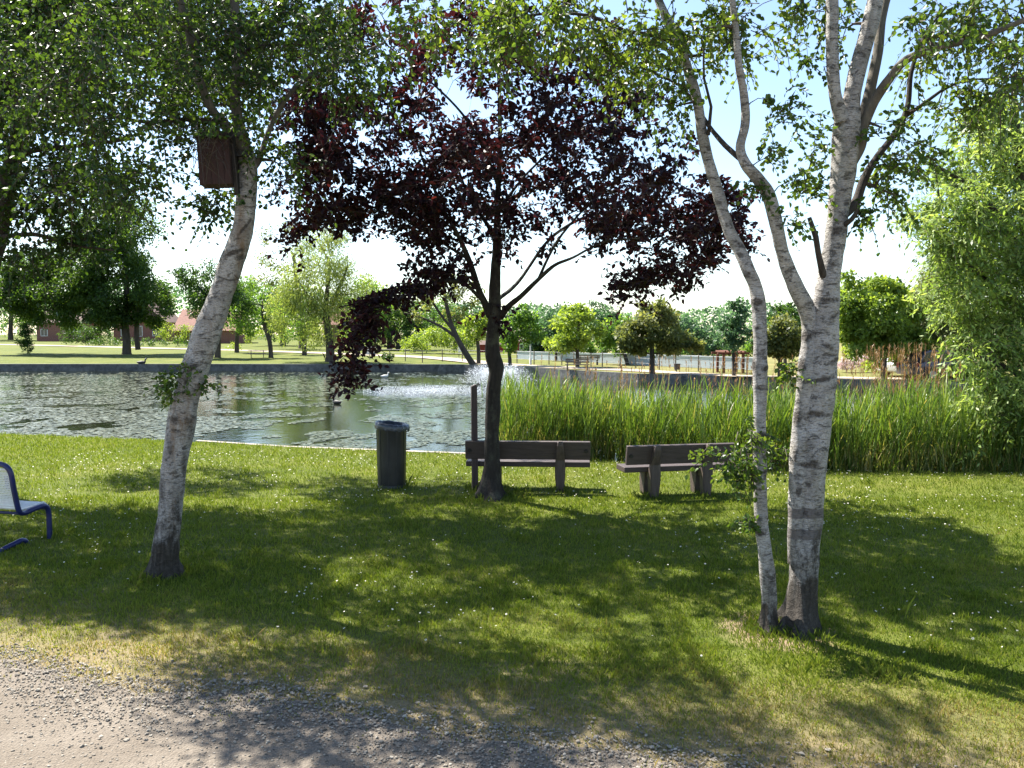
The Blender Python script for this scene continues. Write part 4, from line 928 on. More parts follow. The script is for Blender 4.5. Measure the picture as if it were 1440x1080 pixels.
near_tree('copper_beech', 'dark purple-leaved beech with a single knotted trunk in front of the pond', tuple(GN(689, 702)),
          [('trunk', trunkP, M['bark_beech'], 18, .16), ('limb', P1, M['bark_beech'], 8, .1), ('limb', P2, M['bark_beech'], 7, .1), ('limb', P3, M['bark_beech'], 8, .1), ('limb', P4, M['bark_beech'], 6, .1), ('limb', P5, M['bark_beech'], 6, .1), ('limb', P6, M['bark_beech'], 6, .1), ('limb', P7, M['bark_beech'], 6, .1), ('limb', P8, M['bark_beech'], 6, .1), ('limb', P9, M['bark_beech'], 6, .1)],
          None, None, .34, 8, 8, M['copper_leaf'], .095, 44, .38, .22, Y0=YP, Cextra=CP_, rmax=.016, wide=.62)

# --- shady tree at the left edge, trunk leaning out of frame
YL = 13.5
trunkL = [(-100, 690, 50), (-99, 680, 42), (-92, 660, 38), (-75, 610, 35), (-45, 500, 32), (-20, 400, 29), (-2, 330, 27), (8, 280, 26), (20, 220, 25), (33, 160, 23), (38, 100, 20), (36, 40, 18), (30, -60, 15), (20, -180, 11), (25, -300, 6)]
L1 = [(24, 218, 12), (45, 212, 9, -.1), (80, 208, 8, -.2), (133, 202, 6, -.3), (190, 195, 4, -.4)]
L2 = [(-2, 335, 10), (12, 332, 8, -.1), (50, 330, 7, -.3), (85, 340, 5, -.4), (117, 347, 4, -.5), (160, 352, 3, -.5)]
L3 = [(-20, 400, 16), (-90, 330, 14, .4), (-190, 250, 11, .8), (-300, 180, 7, 1.0)]
L4 = [(10, 270, 14), (-60, 150, 12, .8), (-110, 40, 9, 1.6), (-140, -60, 6, 2.2)]
L5 = [(33, 160, 14), (80, 90, 12, .6), (140, 30, 10, 1.2), (200, -10, 8, 1.6), (280, 10, 5, 2.0)]
ellsL = [(60, 120, 120, 110, 40, 13.7, 2.0), (60, 280, 80, 45, 14, 13.3, 1.0), (30, 235, 60, 50, 12, 13.5, 1.0), (120, 330, 45, 18, 6, 13, .5), (40, 360, 45, 18, 5, 13.1, .5), (140, 240, 70, 40, 12, 13.3, .9), (-140, 120, 170, 200, 50, 14.2, 3.0), (-50, -120, 260, 150, 95, 14.5, 3.0), (130, -60, 150, 90, 40, 15, 2.2), (260, 40, 130, 90, 44, 15.5, 2.0), (330, 110, 90, 60, 18, 15.5, 1.6), (-250, 300, 130, 120, 24, 14.2, 2.5), (230, -210, 180, 110, 70, 15.0, 2.5), (20, -10, 150, 130, 44, 11.5, 1.5), (-60, 150, 110, 120, 30, 11.3, 1.5), (90, 120, 140, 100, 50, 18.2, 1.6), (250, 60, 120, 80, 32, 17.8, 1.4), (350, 20, 90, 60, 16, 17.5, 1.0), (-130, 60, 120, 120, 26, 10.8, 1.0), (70, 40, 90, 90, 20, 10.8, 1.0)]
near_tree('leafy_tree', 'dark leafy tree leaning in at the left edge with its foot out of frame', tuple(GN(-99, 686)),
          [('trunk', trunkL, M['bark_dark'], 16, .12), ('limb', L1, M['bark_dark'], 8, .1), ('limb', L2, M['bark_dark'], 8, .1), ('limb', L3, M['bark_dark'], 8, .1), ('limb', L4, M['bark_dark'], 8, .1), ('limb', L5, M['bark_dark'], 8, .1)],
          None, ellsL, .56, 12, 9, M['tree_leaf_dark'], .08, 55, .8, .4, Y0=YL, rmax=.03)

# --- bright feathery tree on the right bank
YR = 15.2
trunkR = [(1500, 672, 50, 1.0), (1498, 640, 34, 1.0), (1480, 560, 30, 1.0), (1462, 470, 27, 1.0), (1450, 380, 23, 1.0), (1440, 280, 18, 1.0), (1430, 190, 13, 1.0), (1425, 120, 8, 1.0)]
R1 = [(1462, 470, 15, 1.0), (1420, 420, 11, .5), (1370, 380, 8, 0), (1320, 330, 5, -.4)]
R2 = [(1450, 380, 14, 1.0), (1410, 310, 10, .6), (1360, 260, 7, .2), (1310, 230, 4, 0)]
R3 = [(1480, 560, 14, 1.0), (1440, 530, 10, .3), (1400, 510, 7, -.3), (1370, 500, 4, -.6)]
R4 = [(1440, 280, 10, 1.0), (1400, 220, 8, 1.4), (1370, 170, 5, 1.6)]
ellsR = [(1400, 200, 85, 60, 40, YR + 1, 1.4), (1385, 300, 110, 70, 74, YR + .5, 1.7), (1395, 400, 105, 60, 70, YR + .4, 1.7), (1415, 480, 75, 50, 44, YR + .1, 1.4), (1425, 560, 55, 50, 30, YR, 1.1), (1340, 330, 50, 60, 16, YR - .5, .6), (1400, 620, 45, 40, 12, YR - .1, .6), (1500, 350, 90, 200, 50, YR + 1, 1.6), (1480, 590, 70, 70, 20, YR, 1.2), (1405, 150, 50, 25, 8, YR + 1, .9), (1320, 250, 40, 40, 6, YR + .6, .6), (1310, 310, 35, 25, 4, YR + .6, .5)]
near_tree('feathery_tree', 'tall bright green feathery-leaved tree overhanging the bank at the right edge', tuple(P(1500, 668, YR + 1)*np.array([1, 1, 0])),
          [('trunk', trunkR, M['bark_dark'], 14, .1), ('limb', R1, M['bark_dark'], 7, .1), ('limb', R2, M['bark_dark'], 7, .1), ('limb', R3, M['bark_dark'], 7, .1), ('limb', R4, M['bark_dark'], 7, .1)],
          None, ellsR, .46, 12, 10, M['leaf_ash'], .125, 66, .6, .5, Y0=YR, rmax=.03, six=False, wide=.34, ctv=.42)

# ------------------------------------------------------------------ far trees
GRP = 'trees on the far bank of the pond'
def far_tree(name, label, foot, stem, ells, mat, leaf=0.20, dens=.62, limbs=(), seed=0, cat='tree', tw=8, hang=0.0, flat=1.0, bark='bark_far', group=GRP, csz=.30, Yoff=0.0):
    """foot: pixel where the trunk meets the far bank; stem: (dx px, py, width px) rows going up; ells: (cx,cy,rx,ry px[, weight])"""
    rng = np.random.default_rng(1000 + seed)
    g = G(*foot); Y = g[1]; mpp = Y / F_PX
    t = thing(name, label, cat, tuple(g), group=group)
    rows = [(foot[0] + r[0], r[1], r[2]) for r in stem]
    parts_t = []; skel = []; skr = []
    if rows:
        rows = [(foot[0], foot[1] + 3, rows[0][2] * 1.5), (foot[0], foot[1] - 2, rows[0][2] * 1.15)] + rows
        pts, rad = limb_pts(rows, Y); pts, rad = catmull(pts, rad, .5)
        parts_t += [(V, Fc, 0, None) for V, Fc in tube(pts, rad, 8, .1, 1.5, seed=seed)]
        k = len(pts) // 3; skel += list(pts[k:]); skr += list(rad[k:])
    for lb in limbs:
        pts, rad = limb_pts([(foot[0] + r[0], r[1], r[2]) + tuple(r[3:]) for r in lb], Y); pts, rad = catmull(pts, rad, .5)
        parts_t += [(V, Fc, 0, None) for V, Fc in tube(pts, rad, 6, .1, 1.5, seed=seed)]
        skel += list(pts); skr += list(rad)
    C, R = [], []
    for e in ells:
        cx, cy, rx, ry = e[:4]; w = e[4] if len(e) > 4 else 1
        r0 = csz * math.sqrt(rx * ry)
        n = max(5, int(w * 2.6 * rx * ry / r0 ** 2))
        q = sph(rng, n) * (rng.uniform(.05, 1, n) ** 0.36)[:, None]
        ir = np.array([1 + .42 * mnoise.noise(Vector((v_[0] * 1.6 + cx * .1, v_[1] * 1.6 + seed, v_[2] * 1.6))) + .22 * mnoise.noise(Vector((v_[0] * 4 + seed, v_[1] * 4, v_[2] * 4))) for v_ in unit(q)])
        q = q * ir[:, None]
        C.append(P(cx + q[:, 0] * rx, cy + q[:, 1] * ry, Y + Yoff + q[:, 2] * rx * mpp * .9)); R.append(np.full(n, r0 * mpp) * rng.uniform(.6, 1.25, n))
    C = np.concatenate(C); R = np.concatenate(R)
    cen = C.mean(0)
    ok = C[:, 2] > far_z(C[:, 0], C[:, 1]) + 0.3; C, R = C[ok], R[ok]
    area = sum(math.pi * e[2] * e[3] * (e[4] if len(e) > 4 else 1) for e in ells)
    N = int(1.9 * area * dens * (0.2 / leaf) ** 1.0 * (75 / Y) ** 0 )
    idx = rng.choice(len(C), N, p=R ** 2 / (R ** 2).sum())
    off = rng.normal(size=(N, 3)) * np.array([.55, .55, .42 + hang * .5])
    off *= (1 / np.maximum(1, np.linalg.norm(off, axis=1) / 1.15))[:, None]
    pos = C[idx] + off * R[idx][:, None]
    out = unit(off + 0.6 * unit(pos - cen))
    d = unit(rng.normal(size=(N, 3)) * .8 + out * .6 + np.array([0, 0, -.25 - hang * 2]))
    nrm = unit(out * .7 + sph(rng, N) * .8 + np.array([0, 0, .35]))
    ln = leaf * rng.uniform(.6, 1.3, N)
    V, Fc, rep = leaf_mesh(pos, d, nrm, ln, ln * (.62 if hang < .3 else .3), False)
    tone = np.clip(np.repeat(rng.uniform(-.34, .34, len(C))[idx], rep) + rng.normal(.5, .18, N * rep) , 0, 1)
    if parts_t:
        sub = C[rng.permutation(len(C))[:int(min(26, len(C)))]]
        parts_t += [(a, b, 0, None) for a, b in connect(rng, skel, skr, sub, .09 * Y / 80, .02, .05, 4)]
        mkw('trunk', parts_t, [M[bark]], t)
    mkw('crown', [(V, Fc, 0, tone)], [mat], t, smooth=False)
    return t

FT = far_tree
FT('maple_tree', 'dark green round-crowned maple with two trunks on the far left lawn', (178, 498), [(0, 480, 13), (-2, 450, 12), (0, 400, 9), (-4, 340, 6)], [(150, 340, 75, 55), (175, 400, 68, 45), (90, 395, 80, 45), (210, 430, 36, 28), (60, 430, 60, 26), (130, 438, 55, 22), (150, 300, 40, 28), (20, 410, 50, 40)], M['maple_leaf'], .28, 1.3, [[(16, 492, 9), (14, 460, 8), (20, 420, 6)], [(-2, 452, 8), (-40, 420, 6), (-80, 395, 4)]], 1)
FT('bushy_tree', 'light green bushy tree at the far left beyond the lawn', (15, 478), [(0, 460, 7), (2, 430, 6)], [(20, 420, 50, 40), (65, 440, 45, 26), (30, 455, 30, 18), (-30, 400, 50, 60)], M['leaf_mid'], .3, .6, (), 2)
FT('clipped_bush', 'dark narrow upright bush on the far left lawn', (36, 499), [], [(36, 487, 9, 10), (36, 474, 12, 14), (36, 462, 8, 10)], M['leaf_dark'], .16, 1.2, (), 3, 'bush', group=None)
FT('yellow_bush', 'yellow-green garden bush in front of the tiled roof', (240, 483), [], [(240, 466, 20, 15), (262, 468, 15, 12), (225, 462, 10, 12)], M['leaf_bright'], .22, .8, (), 4, 'bush', group=None)
FT('broad_tree', 'mid green tree right behind the leaning birch trunk across the pond', (306, 503), [(1, 480, 9), (1, 455, 8), (3, 420, 6)], [(290, 400, 45, 28), (300, 435, 35, 25, .8), (265, 390, 25, 18, .8), (320, 420, 30, 35)], M['leaf_dark'], .24, .7, (), 5)
FT('round_tree', 'small round dark tree with a pale bush at its foot across the pond', (333, 496), [(0, 480, 7), (2, 455, 6)], [(335, 440, 28, 30), (350, 420, 26, 26)], M['leaf_mid'], .24, .7, (), 6)
FT('young_tree', 'slim young tree leaning beside the round dark tree across the pond', (381, 503), [(-2, 480, 7), (-10, 455, 6), (-12, 430, 4)], [(370, 440, 26, 24, .8), (395, 445, 22, 20, .7), (352, 462, 15, 12, .6)], M['leaf_mid'], .22, .6, [[(-3, 478, 5), (8, 450, 4), (14, 435, 3)]], 7)
FT('orange_bush', 'low golden-leaved shrub between young trunks on the far lawn', (357, 493), [], [(358, 472, 18, 12), (330, 489, 9, 9)], M['leaf_bright'], .2, .8, (), 8, 'shrub', group=None)
FT('willow_tree', 'pale yellow-green willow with a grey leaning trunk across the pond', (464, 509), [(0, 490, 14), (-3, 460, 12), (-6, 430, 9), (-2, 395, 6), (0, 370, 4)], [(455, 375, 55, 45, 1), (430, 420, 45, 40, 1), (490, 410, 32, 50, 1), (455, 450, 45, 30, .8), (400, 430, 28, 50, .9), (465, 345, 30, 20, .8)], M['leaf_pale'], .26, .62, [[(-4, 455, 7), (-25, 425, 5), (-45, 395, 3)], [(-2, 440, 7), (15, 400, 5), (25, 375, 3)]], 9, hang=.5)
FT('silver_tree', 'tall silvery grey-green tree rising behind the pale willow', (425, 490), [(0, 470, 10), (-5, 420, 8), (-12, 360, 5)], [(400, 355, 38, 38, .55), (440, 335, 36, 28, .5), (380, 395, 30, 30, .6)], M['leaf_olive'], .3, .45, (), 10)
FT('lawn_tree', 'dark-trunked small tree left of the willow on the far lawn', (428, 499), [(0, 480, 7), (-1, 460, 6)], [(428, 450, 30, 22, .8), (415, 470, 20, 12, .6)], M['leaf_mid'], .25, .6, (), 11)
FT('thicket_tree', 'dark bushy tree behind the drooping beech branch', (548, 492), [(0, 470, 8), (0, 440, 6)], [(545, 445, 42, 40), (510, 430, 30, 40), (520, 465, 28, 26), (575, 430, 25, 25, .7)], M['leaf_mid'], .28, .7, (), 12)
FT('poplar_tree', 'tall loose mid green tree behind the small trees between birch and willow', (398, 486), [(0, 460, 8), (0, 420, 6)], [(400, 425, 34, 40, .8), (375, 445, 26, 30), (425, 450, 22, 26), (345, 405, 22, 22, .7)], M['leaf_mid'], .3, .8, (), 40)
FT('lilac_tree', 'broad yellowish green tree filling the gap right of the willow', (520, 487), [(0, 465, 7), (0, 440, 5)], [(520, 420, 30, 30, .8), (535, 450, 36, 26), (500, 455, 24, 24)], M['leaf_bright'], .3, .7, (), 41)
FT('hornbeam_tree', 'pale green tree showing through the leaning tree branches', (610, 486), [(0, 465, 7), (0, 440, 5)], [(610, 435, 36, 26, .8), (590, 455, 26, 22), (640, 450, 26, 24)], M['leaf_mid'], .3, .7, (), 42)
FT('wall_shrub', 'low dark shrub mass behind the pale wall near the lamp post', (775, 500), [], [(755, 490, 22, 10), (785, 491, 24, 10), (815, 490, 22, 11)], M['leaf_dark'], .25, 1.0, (), 43, 'shrub', group=None)
FT('wall_hedge', 'long low green shrubbery behind the pale wall, right of the broad bright tree', (900, 502), [], [(850, 490, 28, 11), (895, 491, 30, 12), (945, 492, 32, 12), (1000, 494, 34, 13), (1045, 497, 26, 13)], M['leaf_mid'], .25, 1.0, (), 44, 'shrub', group=None)
FT('dark_conifer', 'dark conifer-like tree behind the wire fence', (560, 493), [(0, 470, 7)], [(562, 470, 22, 24), (568, 448, 18, 22)], M['leaf_dark'], .24, .9, (), 13)
FT('ball_bush', 'small round dark green bush on the far bank lawn', (545, 508), [], [(545, 502, 8, 6)], M['leaf_dark'], .14, 1.6, (), 14, 'bush', group=None)
FT('hedge', 'bright green flowering hedge behind the wire fence across the pond', (622, 497), [], [(600, 480, 26, 15), (640, 477, 28, 17), (620, 470, 25, 15), (575, 484, 15, 12)], M['leaf_bright'], .22, .8, (), 15, 'hedge', group=None)
FT('backdrop_tree', 'mid green tree behind the bright hedge across the pond', (640, 492), [(0, 470, 6)], [(620, 450, 45, 22, .8), (660, 455, 30, 25, .7)], M['leaf_dark'], .3, .6, (), 16)
FT('leaning_tree', 'sparse tree leaning strongly to the left on the far bank', (668, 518), [(-6, 508, 10), (-20, 485, 9), (-32, 460, 8), (-40, 430, 6), (-45, 400, 4)], [(620, 405, 40, 25, .45), (655, 415, 26, 28, .5), (590, 432, 26, 22, .4), (640, 440, 22, 18, .35)], M['leaf_olive'], .24, .42, [[(-25, 475, 6), (-50, 458, 5), (-80, 445, 3), (-100, 440, 2)], [(-28, 468, 5), (-50, 440, 4), (-62, 420, 3)]], 17)
FT('sycamore_tree', 'small bright lime-green tree beside the leaning trunk', (673, 512), [(0, 495, 6), (-2, 475, 5)], [(668, 460, 18, 18), (680, 452, 12, 14)], M['leaf_bright'], .24, .8, (), 18)
FT('street_tree', 'mid green young tree just right of the purple beech trunk', (717, 516), [(0, 505, 6), (-2, 485, 5), (0, 470, 4)], [(730, 462, 30, 24), (720, 480, 22, 14, .8), (735, 445, 18, 14, .8)], M['leaf_mid'], .26, .7, (), 19)
FT('grey_tree', 'hazy grey-green tree behind the lamp post', (762, 500), [(0, 480, 6)], [(765, 465, 30, 22), (785, 455, 25, 22), (750, 478, 18, 15)], M['leaf_blue'], .3, .65, (), 20)
FT('lime_tree', 'bright yellow-green broad tree on the far bank near the pale wall', (812, 517), [(0, 500, 6), (0, 480, 5), (2, 455, 4)], [(808, 462, 36, 26), (790, 480, 22, 14, .9), (812, 443, 24, 14)], M['leaf_bright'], .26, .72, (), 21)
FT('bank_tree', 'small lime-green tree left of the broad bright tree', (782, 508), [(0, 495, 4), (1, 480, 3)], [(782, 482, 14, 13)], M['leaf_bright'], .24, .7, (), 22)
FT('tall_tree', 'tall dark blue-green tree rising behind the bright broad trees', (848, 497), [(0, 480, 7), (0, 450, 5)], [(848, 440, 24, 18), (845, 460, 26, 22)], M['leaf_blue'], .3, .75, (), 23)
FT('green_tree', 'bright mid green tree with a trunk leaning left near the pale wall', (882, 513), [(-3, 500, 6), (-10, 485, 5), (-16, 470, 4)], [(868, 468, 24, 22), (855, 482, 16, 12, .8), (880, 480, 16, 12, .8)], M['leaf_mid'], .26, .75, (), 24)
FT('plum_tree', 'olive-grey tree with a stout straight trunk on the far bank', (917, 528), [(0, 515, 9), (0, 498, 8), (0, 475, 6)], [(918, 462, 42, 28), (890, 478, 24, 18), (948, 478, 26, 18), (920, 440, 30, 16, .8), (895, 494, 16, 9, .7), (940, 492, 18, 10, .7), (972, 486, 14, 12, .7)], M['leaf_olive'], .24, .72, (), 25)
FT('wood_edge_tree', 'blue-green tree at the wood edge behind the pale wall', (985, 506), [(0, 490, 6)], [(985, 478, 32, 22), (1012, 484, 22, 16), (960, 470, 25, 24)], M['leaf_blue'], .28, .75, (), 26)
FT('slender_tree', 'slender open-crowned young tree beside the slim birch stem', (1032, 532), [(0, 515, 6), (-1, 490, 5), (0, 460, 4), (0, 435, 3)], [(1032, 445, 22, 16, .7), (1025, 465, 24, 14, .7), (1040, 475, 20, 14, .7), (1035, 428, 14, 8, .7), (1015, 480, 12, 8, .5)], M['leaf_blue'], .2, .62, [[(-1, 480, 3), (-12, 468, 2), (-20, 462, 1.5)], [(0, 470, 3), (10, 458, 2), (17, 452, 1.5)]], 27)
FT('hawthorn_tree', 'brownish olive rounded tree between the birch stems', (1097, 540), [(0, 525, 8), (0, 500, 6)], [(1098, 470, 34, 24), (1085, 488, 24, 14), (1112, 490, 22, 14)], M['leaf_olive'], .2, .8, (), 28)
FT('distant_tree', 'dark green distant tree top between the birch stems', (1104, 512), [(0, 490, 5)], [(1104, 440, 22, 14), (1104, 470, 30, 30, .8)], M['leaf_dark'], .26, .7, (), 29)
FT('park_tree', 'big bright green tree right of the twin birch across the pond', (1243, 535), [(0, 515, 9), (2, 480, 7), (0, 440, 5)], [(1240, 440, 52, 44), (1215, 480, 35, 30), (1265, 480, 40, 30), (1255, 415, 30, 22), (1195, 440, 18, 45, .8)], M['leaf_bright'], .22, .75, (), 30)
FT('dark_tree', 'dark green tree crown behind the big bright tree', (1215, 515), [(0, 490, 8)], [(1235, 412, 38, 20), (1200, 425, 24, 25)], M['leaf_dark'], .26, .8, (), 31)
FT('grey_willow', 'grey-green tall willow between the bright tree and the right bank', (1345, 533), [(0, 510, 11), (-4, 470, 9), (-8, 410, 6), (0, 360, 4)], [(1330, 400, 45, 55, .9), (1355, 370, 40, 45, .8), (1310, 450, 35, 35, .9), (1350, 470, 45, 30, .9), (1300, 420, 22, 35, .7)], M['leaf_olive'], .24, .65, (), 32, hang=.4)
FT('undergrowth_bush', 'dark tangled bush beside the parked car', (1290, 532), [], [(1275, 500, 24, 16), (1305, 500, 20, 18), (1350, 505, 22, 14)], M['leaf_dark'], .2, .9, (), 33, 'bush', group=None)
FT('flowering_bush', 'pink and white flowering bush behind the brown reeds', (1200, 524), [], [(1190, 510, 14, 9), (1212, 506, 14, 11)], M['blossom'], .14, .6, (), 34, 'bush', group=None)
FT('green_shrub', 'yellow-green shrub at the water edge under the feathery tree', (1352, 541), [], [(1355, 522, 22, 14), (1375, 530, 16, 14)], M['leaf_bright'], .16, .9, (), 35, 'shrub', group=None)

FT('garden_hedge', 'dark clipped hedge along the garden below the brick houses', (185, 487), [], [(150, 481, 30, 5), (200, 481, 35, 5), (255, 482, 30, 4)], M['leaf_dark'], .2, 1.0, (), 36, 'hedge', group=None)
FT('lilac_bush', 'dark leafy bush in front of the brick house windows on the far left', (110, 486), [], [(115, 466, 24, 18), (140, 470, 20, 14), (98, 474, 12, 12)], M['leaf_dark'], .22, 1.1, (), 37, 'bush', group=None)
# wood far behind everything: one mass
rng = np.random.default_rng(77)
n = 30000
ang = rng.uniform(-.72, .72, n); Yw = rng.uniform(172, 215, n); X = np.tan(ang) * Yw
top = np.array([2.6 * mnoise.noise(Vector((a * .05, 1, 0))) + 1.6 * mnoise.noise(Vector((a * .16, 5, 0))) + 0.9 * mnoise.noise(Vector((a * .5, 9, 0))) for a in X]) + np.interp(X, [-110, -50, -10, 15, 40, 110], [11, 9.5, 5.5, 5.0, 5.5, 8]) + 1.8
z0 = far_z(X, Yw)
z = z0 + top * rng.uniform(0, 1, n) ** .7
pos = np.stack([X, Yw, z], -1)
V, Fc, rep = leaf_mesh(pos, rng.normal(size=(n, 3)) + np.array([0, 0, -.3]), sph(rng, n) + np.array([0, -.5, .7]), rng.uniform(.5, 1.2, n), rng.uniform(.4, .8, n), False)
cl = np.array([mnoise.noise(Vector((a * .12, b * .3, 2))) for a, b in zip(X, z)])
o = mk('distant_wood', [(V, Fc, 0, np.clip(.45 + cl * .5 + rng.normal(0, .12, n), 0, 1))], [M['leaf_blue']], smooth=False)
tag(o, 'hazy belt of distant trees closing the view behind the park', 'wood', kind='stuff')

# ------------------------------------------------------------------ far buildings and fixtures
def house(name, label, px0, px1, pyb, Y, wh, rh, depth, wall, roof, gable_front=False, wins=(), door=None, chimney=False):
    a = P(px0, pyb, Y); b = P(px1, pyb, Y)
    x0, x1 = a[0], b[0]; g = float(far_z((x0 + x1) / 2, Y)); w = x1 - x0
    t = thing(name, label, 'house', ((x0 + x1) / 2, Y, g - .05))
    def walls(bm): bx(bm, (0, depth / 2, wh / 2), (w, depth, wh))
    bobj('wall', walls, wall, t)
    ov = .35
    def rf(bm):
        if gable_front:
            prism(bm, [(-w / 2 - ov, wh + .003), (w / 2 + ov, wh + .003), (0, wh + rh)], -ov, depth + ov, 'y')
        else:
            prism(bm, [(-ov, wh + .003), (depth + ov, wh + .003), (depth / 2, wh + rh)], -w / 2 - ov, w / 2 + ov, 'x')
    r = bobj('roof', rf, roof, t)
    if chimney:
        bobj('chimney', lambda bm: bx(bm, (w * .25, depth / 2, wh + rh + .1), (.7, .7, 1.6)), wall, r)
    for wx_, wz, ww, whh in wins:
        f = bobj('window', lambda bm: (bx(bm, (wx_, -.03, wz + whh / 2), (ww, .09, .09)), bx(bm, (wx_, -.03, wz - whh / 2), (ww, .09, .09)), bx(bm, (wx_ - ww / 2, -.03, wz), (.09, .09, whh + .09)), bx(bm, (wx_ + ww / 2, -.03, wz), (.09, .09, whh + .09)), bx(bm, (wx_, -.031, wz), (.06, .06, whh))), M['white_paint'], t)
        bobj('pane', lambda bm: bx(bm, (wx_, -.012, wz), (ww, .03, whh)), M['glass'], f)
    if door:
        bobj('door', lambda bm: bx(bm, (door, -.03, 1.0), (.9, .08, 2.0)), M['white_paint'], t)
    return t
house('brick_house', 'long low red brick house half hidden behind trees on the far left', 52, 112, 484, 150, 3.4, 2.6, 8, M['brick'], M['tile_dark'], wins=[(-2.5, 1.6, 1.2, 1.2), (3.5, 1.6, 1.2, 1.2)], chimney=True)
house('white_windowed_house', 'brick house with white windows behind the dark maple trunks', 160, 235, 484, 156, 3.6, 4.2, 8, M['brick'], M['tile_dark'], gable_front=True, wins=[(-.2, 1.9, 1.3, 1.9), (-3, 1.7, 1.2, 1.4), (3, 1.7, 1.2, 1.4)])
house('bungalow', 'bungalow with a broad reddish tiled roof left of the leaning birch', 246, 330, 484, 140, 2.2, 3.8, 9, M['brick'], M['tile'], wins=[(-2.0, 1.3, 1.2, .9)])
house('garden_house', 'pinkish-roofed house glimpsed behind the pale willow', 455, 500, 484, 150, 3.2, 3.6, 8, M['brick'], M['tile'], wins=[(1, 1.7, 1.1, 1.2)])
house('red_hut', 'small red painted hut with a pale blue-white window across the pond', 722, 743, 502, 96, 1.3, .75, 2.5, M['red_paint'], M['tile_dark'], wins=[(.25, .75, .75, .7)])
house('low_shed', 'long low red-brown shed right behind the beech trunk', 672, 722, 503, 100, .95, .5, 2.5, M['red_paint'], M['tile_dark'])['category'] = 'shed'

# pale long wall
w0, w1 = G(728, 505), G(1062, 521)
t = thing('boundary_wall', 'long low pale blue-grey wall running across the far park', 'wall', tuple((w0 + w1) / 2), math.atan2(w1[1] - w0[1], w1[0] - w0[0]))
LW = float(np.hypot(*(w1 - w0)[:2]))
def wl(bm):
    n = 14
    for i in range(n): bx(bm, (-LW / 2 + (i + .5) * LW / n, 0, .36), (LW / n - .02, .14, .80))
bobj('wall_panel', wl, M['wall_pale'], t); t.children[0]['kind'] = 'stuff' if False else ''
del t.children[0]['kind']
bobj('coping', lambda bm: bx(bm, (0, 0, .80), (LW, .22, .07)), M['wall_pale'], t)

# post and wire fence on the far bank
fpx = [(520, 506), (548, 507), (570, 508), (594, 510), (622, 508), (650, 509), (684, 510), (702, 511), (727, 511), (751, 513), (772, 513), (790, 514), (807, 514), (831, 516), (847, 516), (872, 517), (894, 518), (927, 520), (950, 521), (982, 522), (1003, 524), (1050, 528)]
fpt = [G(a, b) for a, b in fpx]
t = thing('wire_fence', 'post and wire fence along the sandy path on the far bank', 'fence', tuple(fpt[0]))
for q in fpt:
    p_, r_ = np.array([q + [0, 0, -.1], q + [0, 0, .5], q + [0, 0, 1.12]]), [.045, .045, .04]
    mkw('post', [(V, Fc, 0, None) for V, Fc in tube(p_, r_, 6)], [M['timber_grey']], t)
parts = []
for hz in (.4, .75, 1.05):
    for V, Fc in tube(np.array([q + [0, -.05, hz] for q in fpt]), .011, 4, cap=False): parts.append((V, Fc, 0, None))
mkw('wire', parts, [M['wire']], t)

# lamp post
g = G(746, 514)
t = thing('lamp_post', 'slim white lamp post on the far bank beside the red hut', 'lamp post', tuple(g))
hh = (514 - 466) / F_PX * g[1]
mkw('pole', [(V, Fc, 0, None) for V, Fc in tube(g + np.array([[0, 0, -.1], [0, 0, .6], [0, 0, .62], [0, 0, hh]]), [.09, .09, .055, .04], 8)], [M['pale_metal']], t)
def lh(bm): bmesh.ops.create_cone(bm, cap_ends=True, segments=10, radius1=.12, radius2=.26, depth=.35, matrix=Matrix.Translation((0, 0, hh + .17)))
bobj('lamp_head', lh, M['pale_metal'], t)
bobj('lamp_cap', lambda bm: bmesh.ops.create_cone(bm, cap_ends=True, segments=10, radius1=.30, radius2=.05, depth=.14, matrix=Matrix.Translation((0, 0, hh + .42))), M['dark_cap'], t)

# utility cabinet
g = G(520, 499); s_ = g[1] / F_PX
t = thing('utility_cabinet', 'pale grey utility cabinet with a shallow gabled lid on the far bank', 'cabinet', tuple(g), .25)
bobj('body', lambda bm: bx(bm, (0, 0, 5 * s_), (15 * s_, 8 * s_, 10 * s_)), M['cabinet_grey'], t, .02)
bobj('lid', lambda bm: prism(bm, [(-8.3 * s_, 10.02 * s_), (8.3 * s_, 10.02 * s_), (7 * s_, 11.6 * s_), (0, 13 * s_), (-7 * s_, 11.6 * s_)], -4.6 * s_, 4.6 * s_, 'y'), M['white_paint'], t)
bobj('door', lambda bm: bx(bm, (0, -4.05 * s_, 5 * s_), (11 * s_, .03, 8 * s_)), M['pale_metal'], t)

# information sign
g = G(648, 503); s_ = g[1] / F_PX
t = thing('notice_board', 'small white notice board on two posts beside the hedge', 'sign', tuple(g))
bobj('panel', lambda bm: bx(bm, (0, 0, 12 * s_), (7 * s_, .05, 9 * s_)), M['white_paint'], t, .01)
for sx in (-1, 1):
    bobj('post', lambda bm: bx(bm, (sx * 2.6 * s_, .06, 8 * s_), (.07, .06, 16 * s_)), M['timber_grey'], t)

# timber frames (pergola)
ga, gb = G(1012, 524), G(1051, 526)
t = thing('pergola', 'rust-brown timber pergola frame on the far bank between the birch stems', 'pergola', tuple((ga + gb) / 2))
w = gb[0] - ga[0]; hh = 26 / F_PX * ga[1]
for sx in (-1, 1):
    for dy in (0, 1.6):
        bobj('post', lambda bm: bx(bm, (sx * w / 2, dy, hh / 2), (.16, .16, hh)), M['timber_red'], t)
for dy in (0, 1.6): bobj('beam', lambda bm: bx(bm, (0, dy, hh + .07), (w + .8, .12, .14)), M['timber_red'], t)
for k in range(6): bobj('rafter', lambda bm: bx(bm, (-w / 2 + k * w / 5, .8, hh + .19), (.09, 2.4, .10)), M['timber_red'], t)

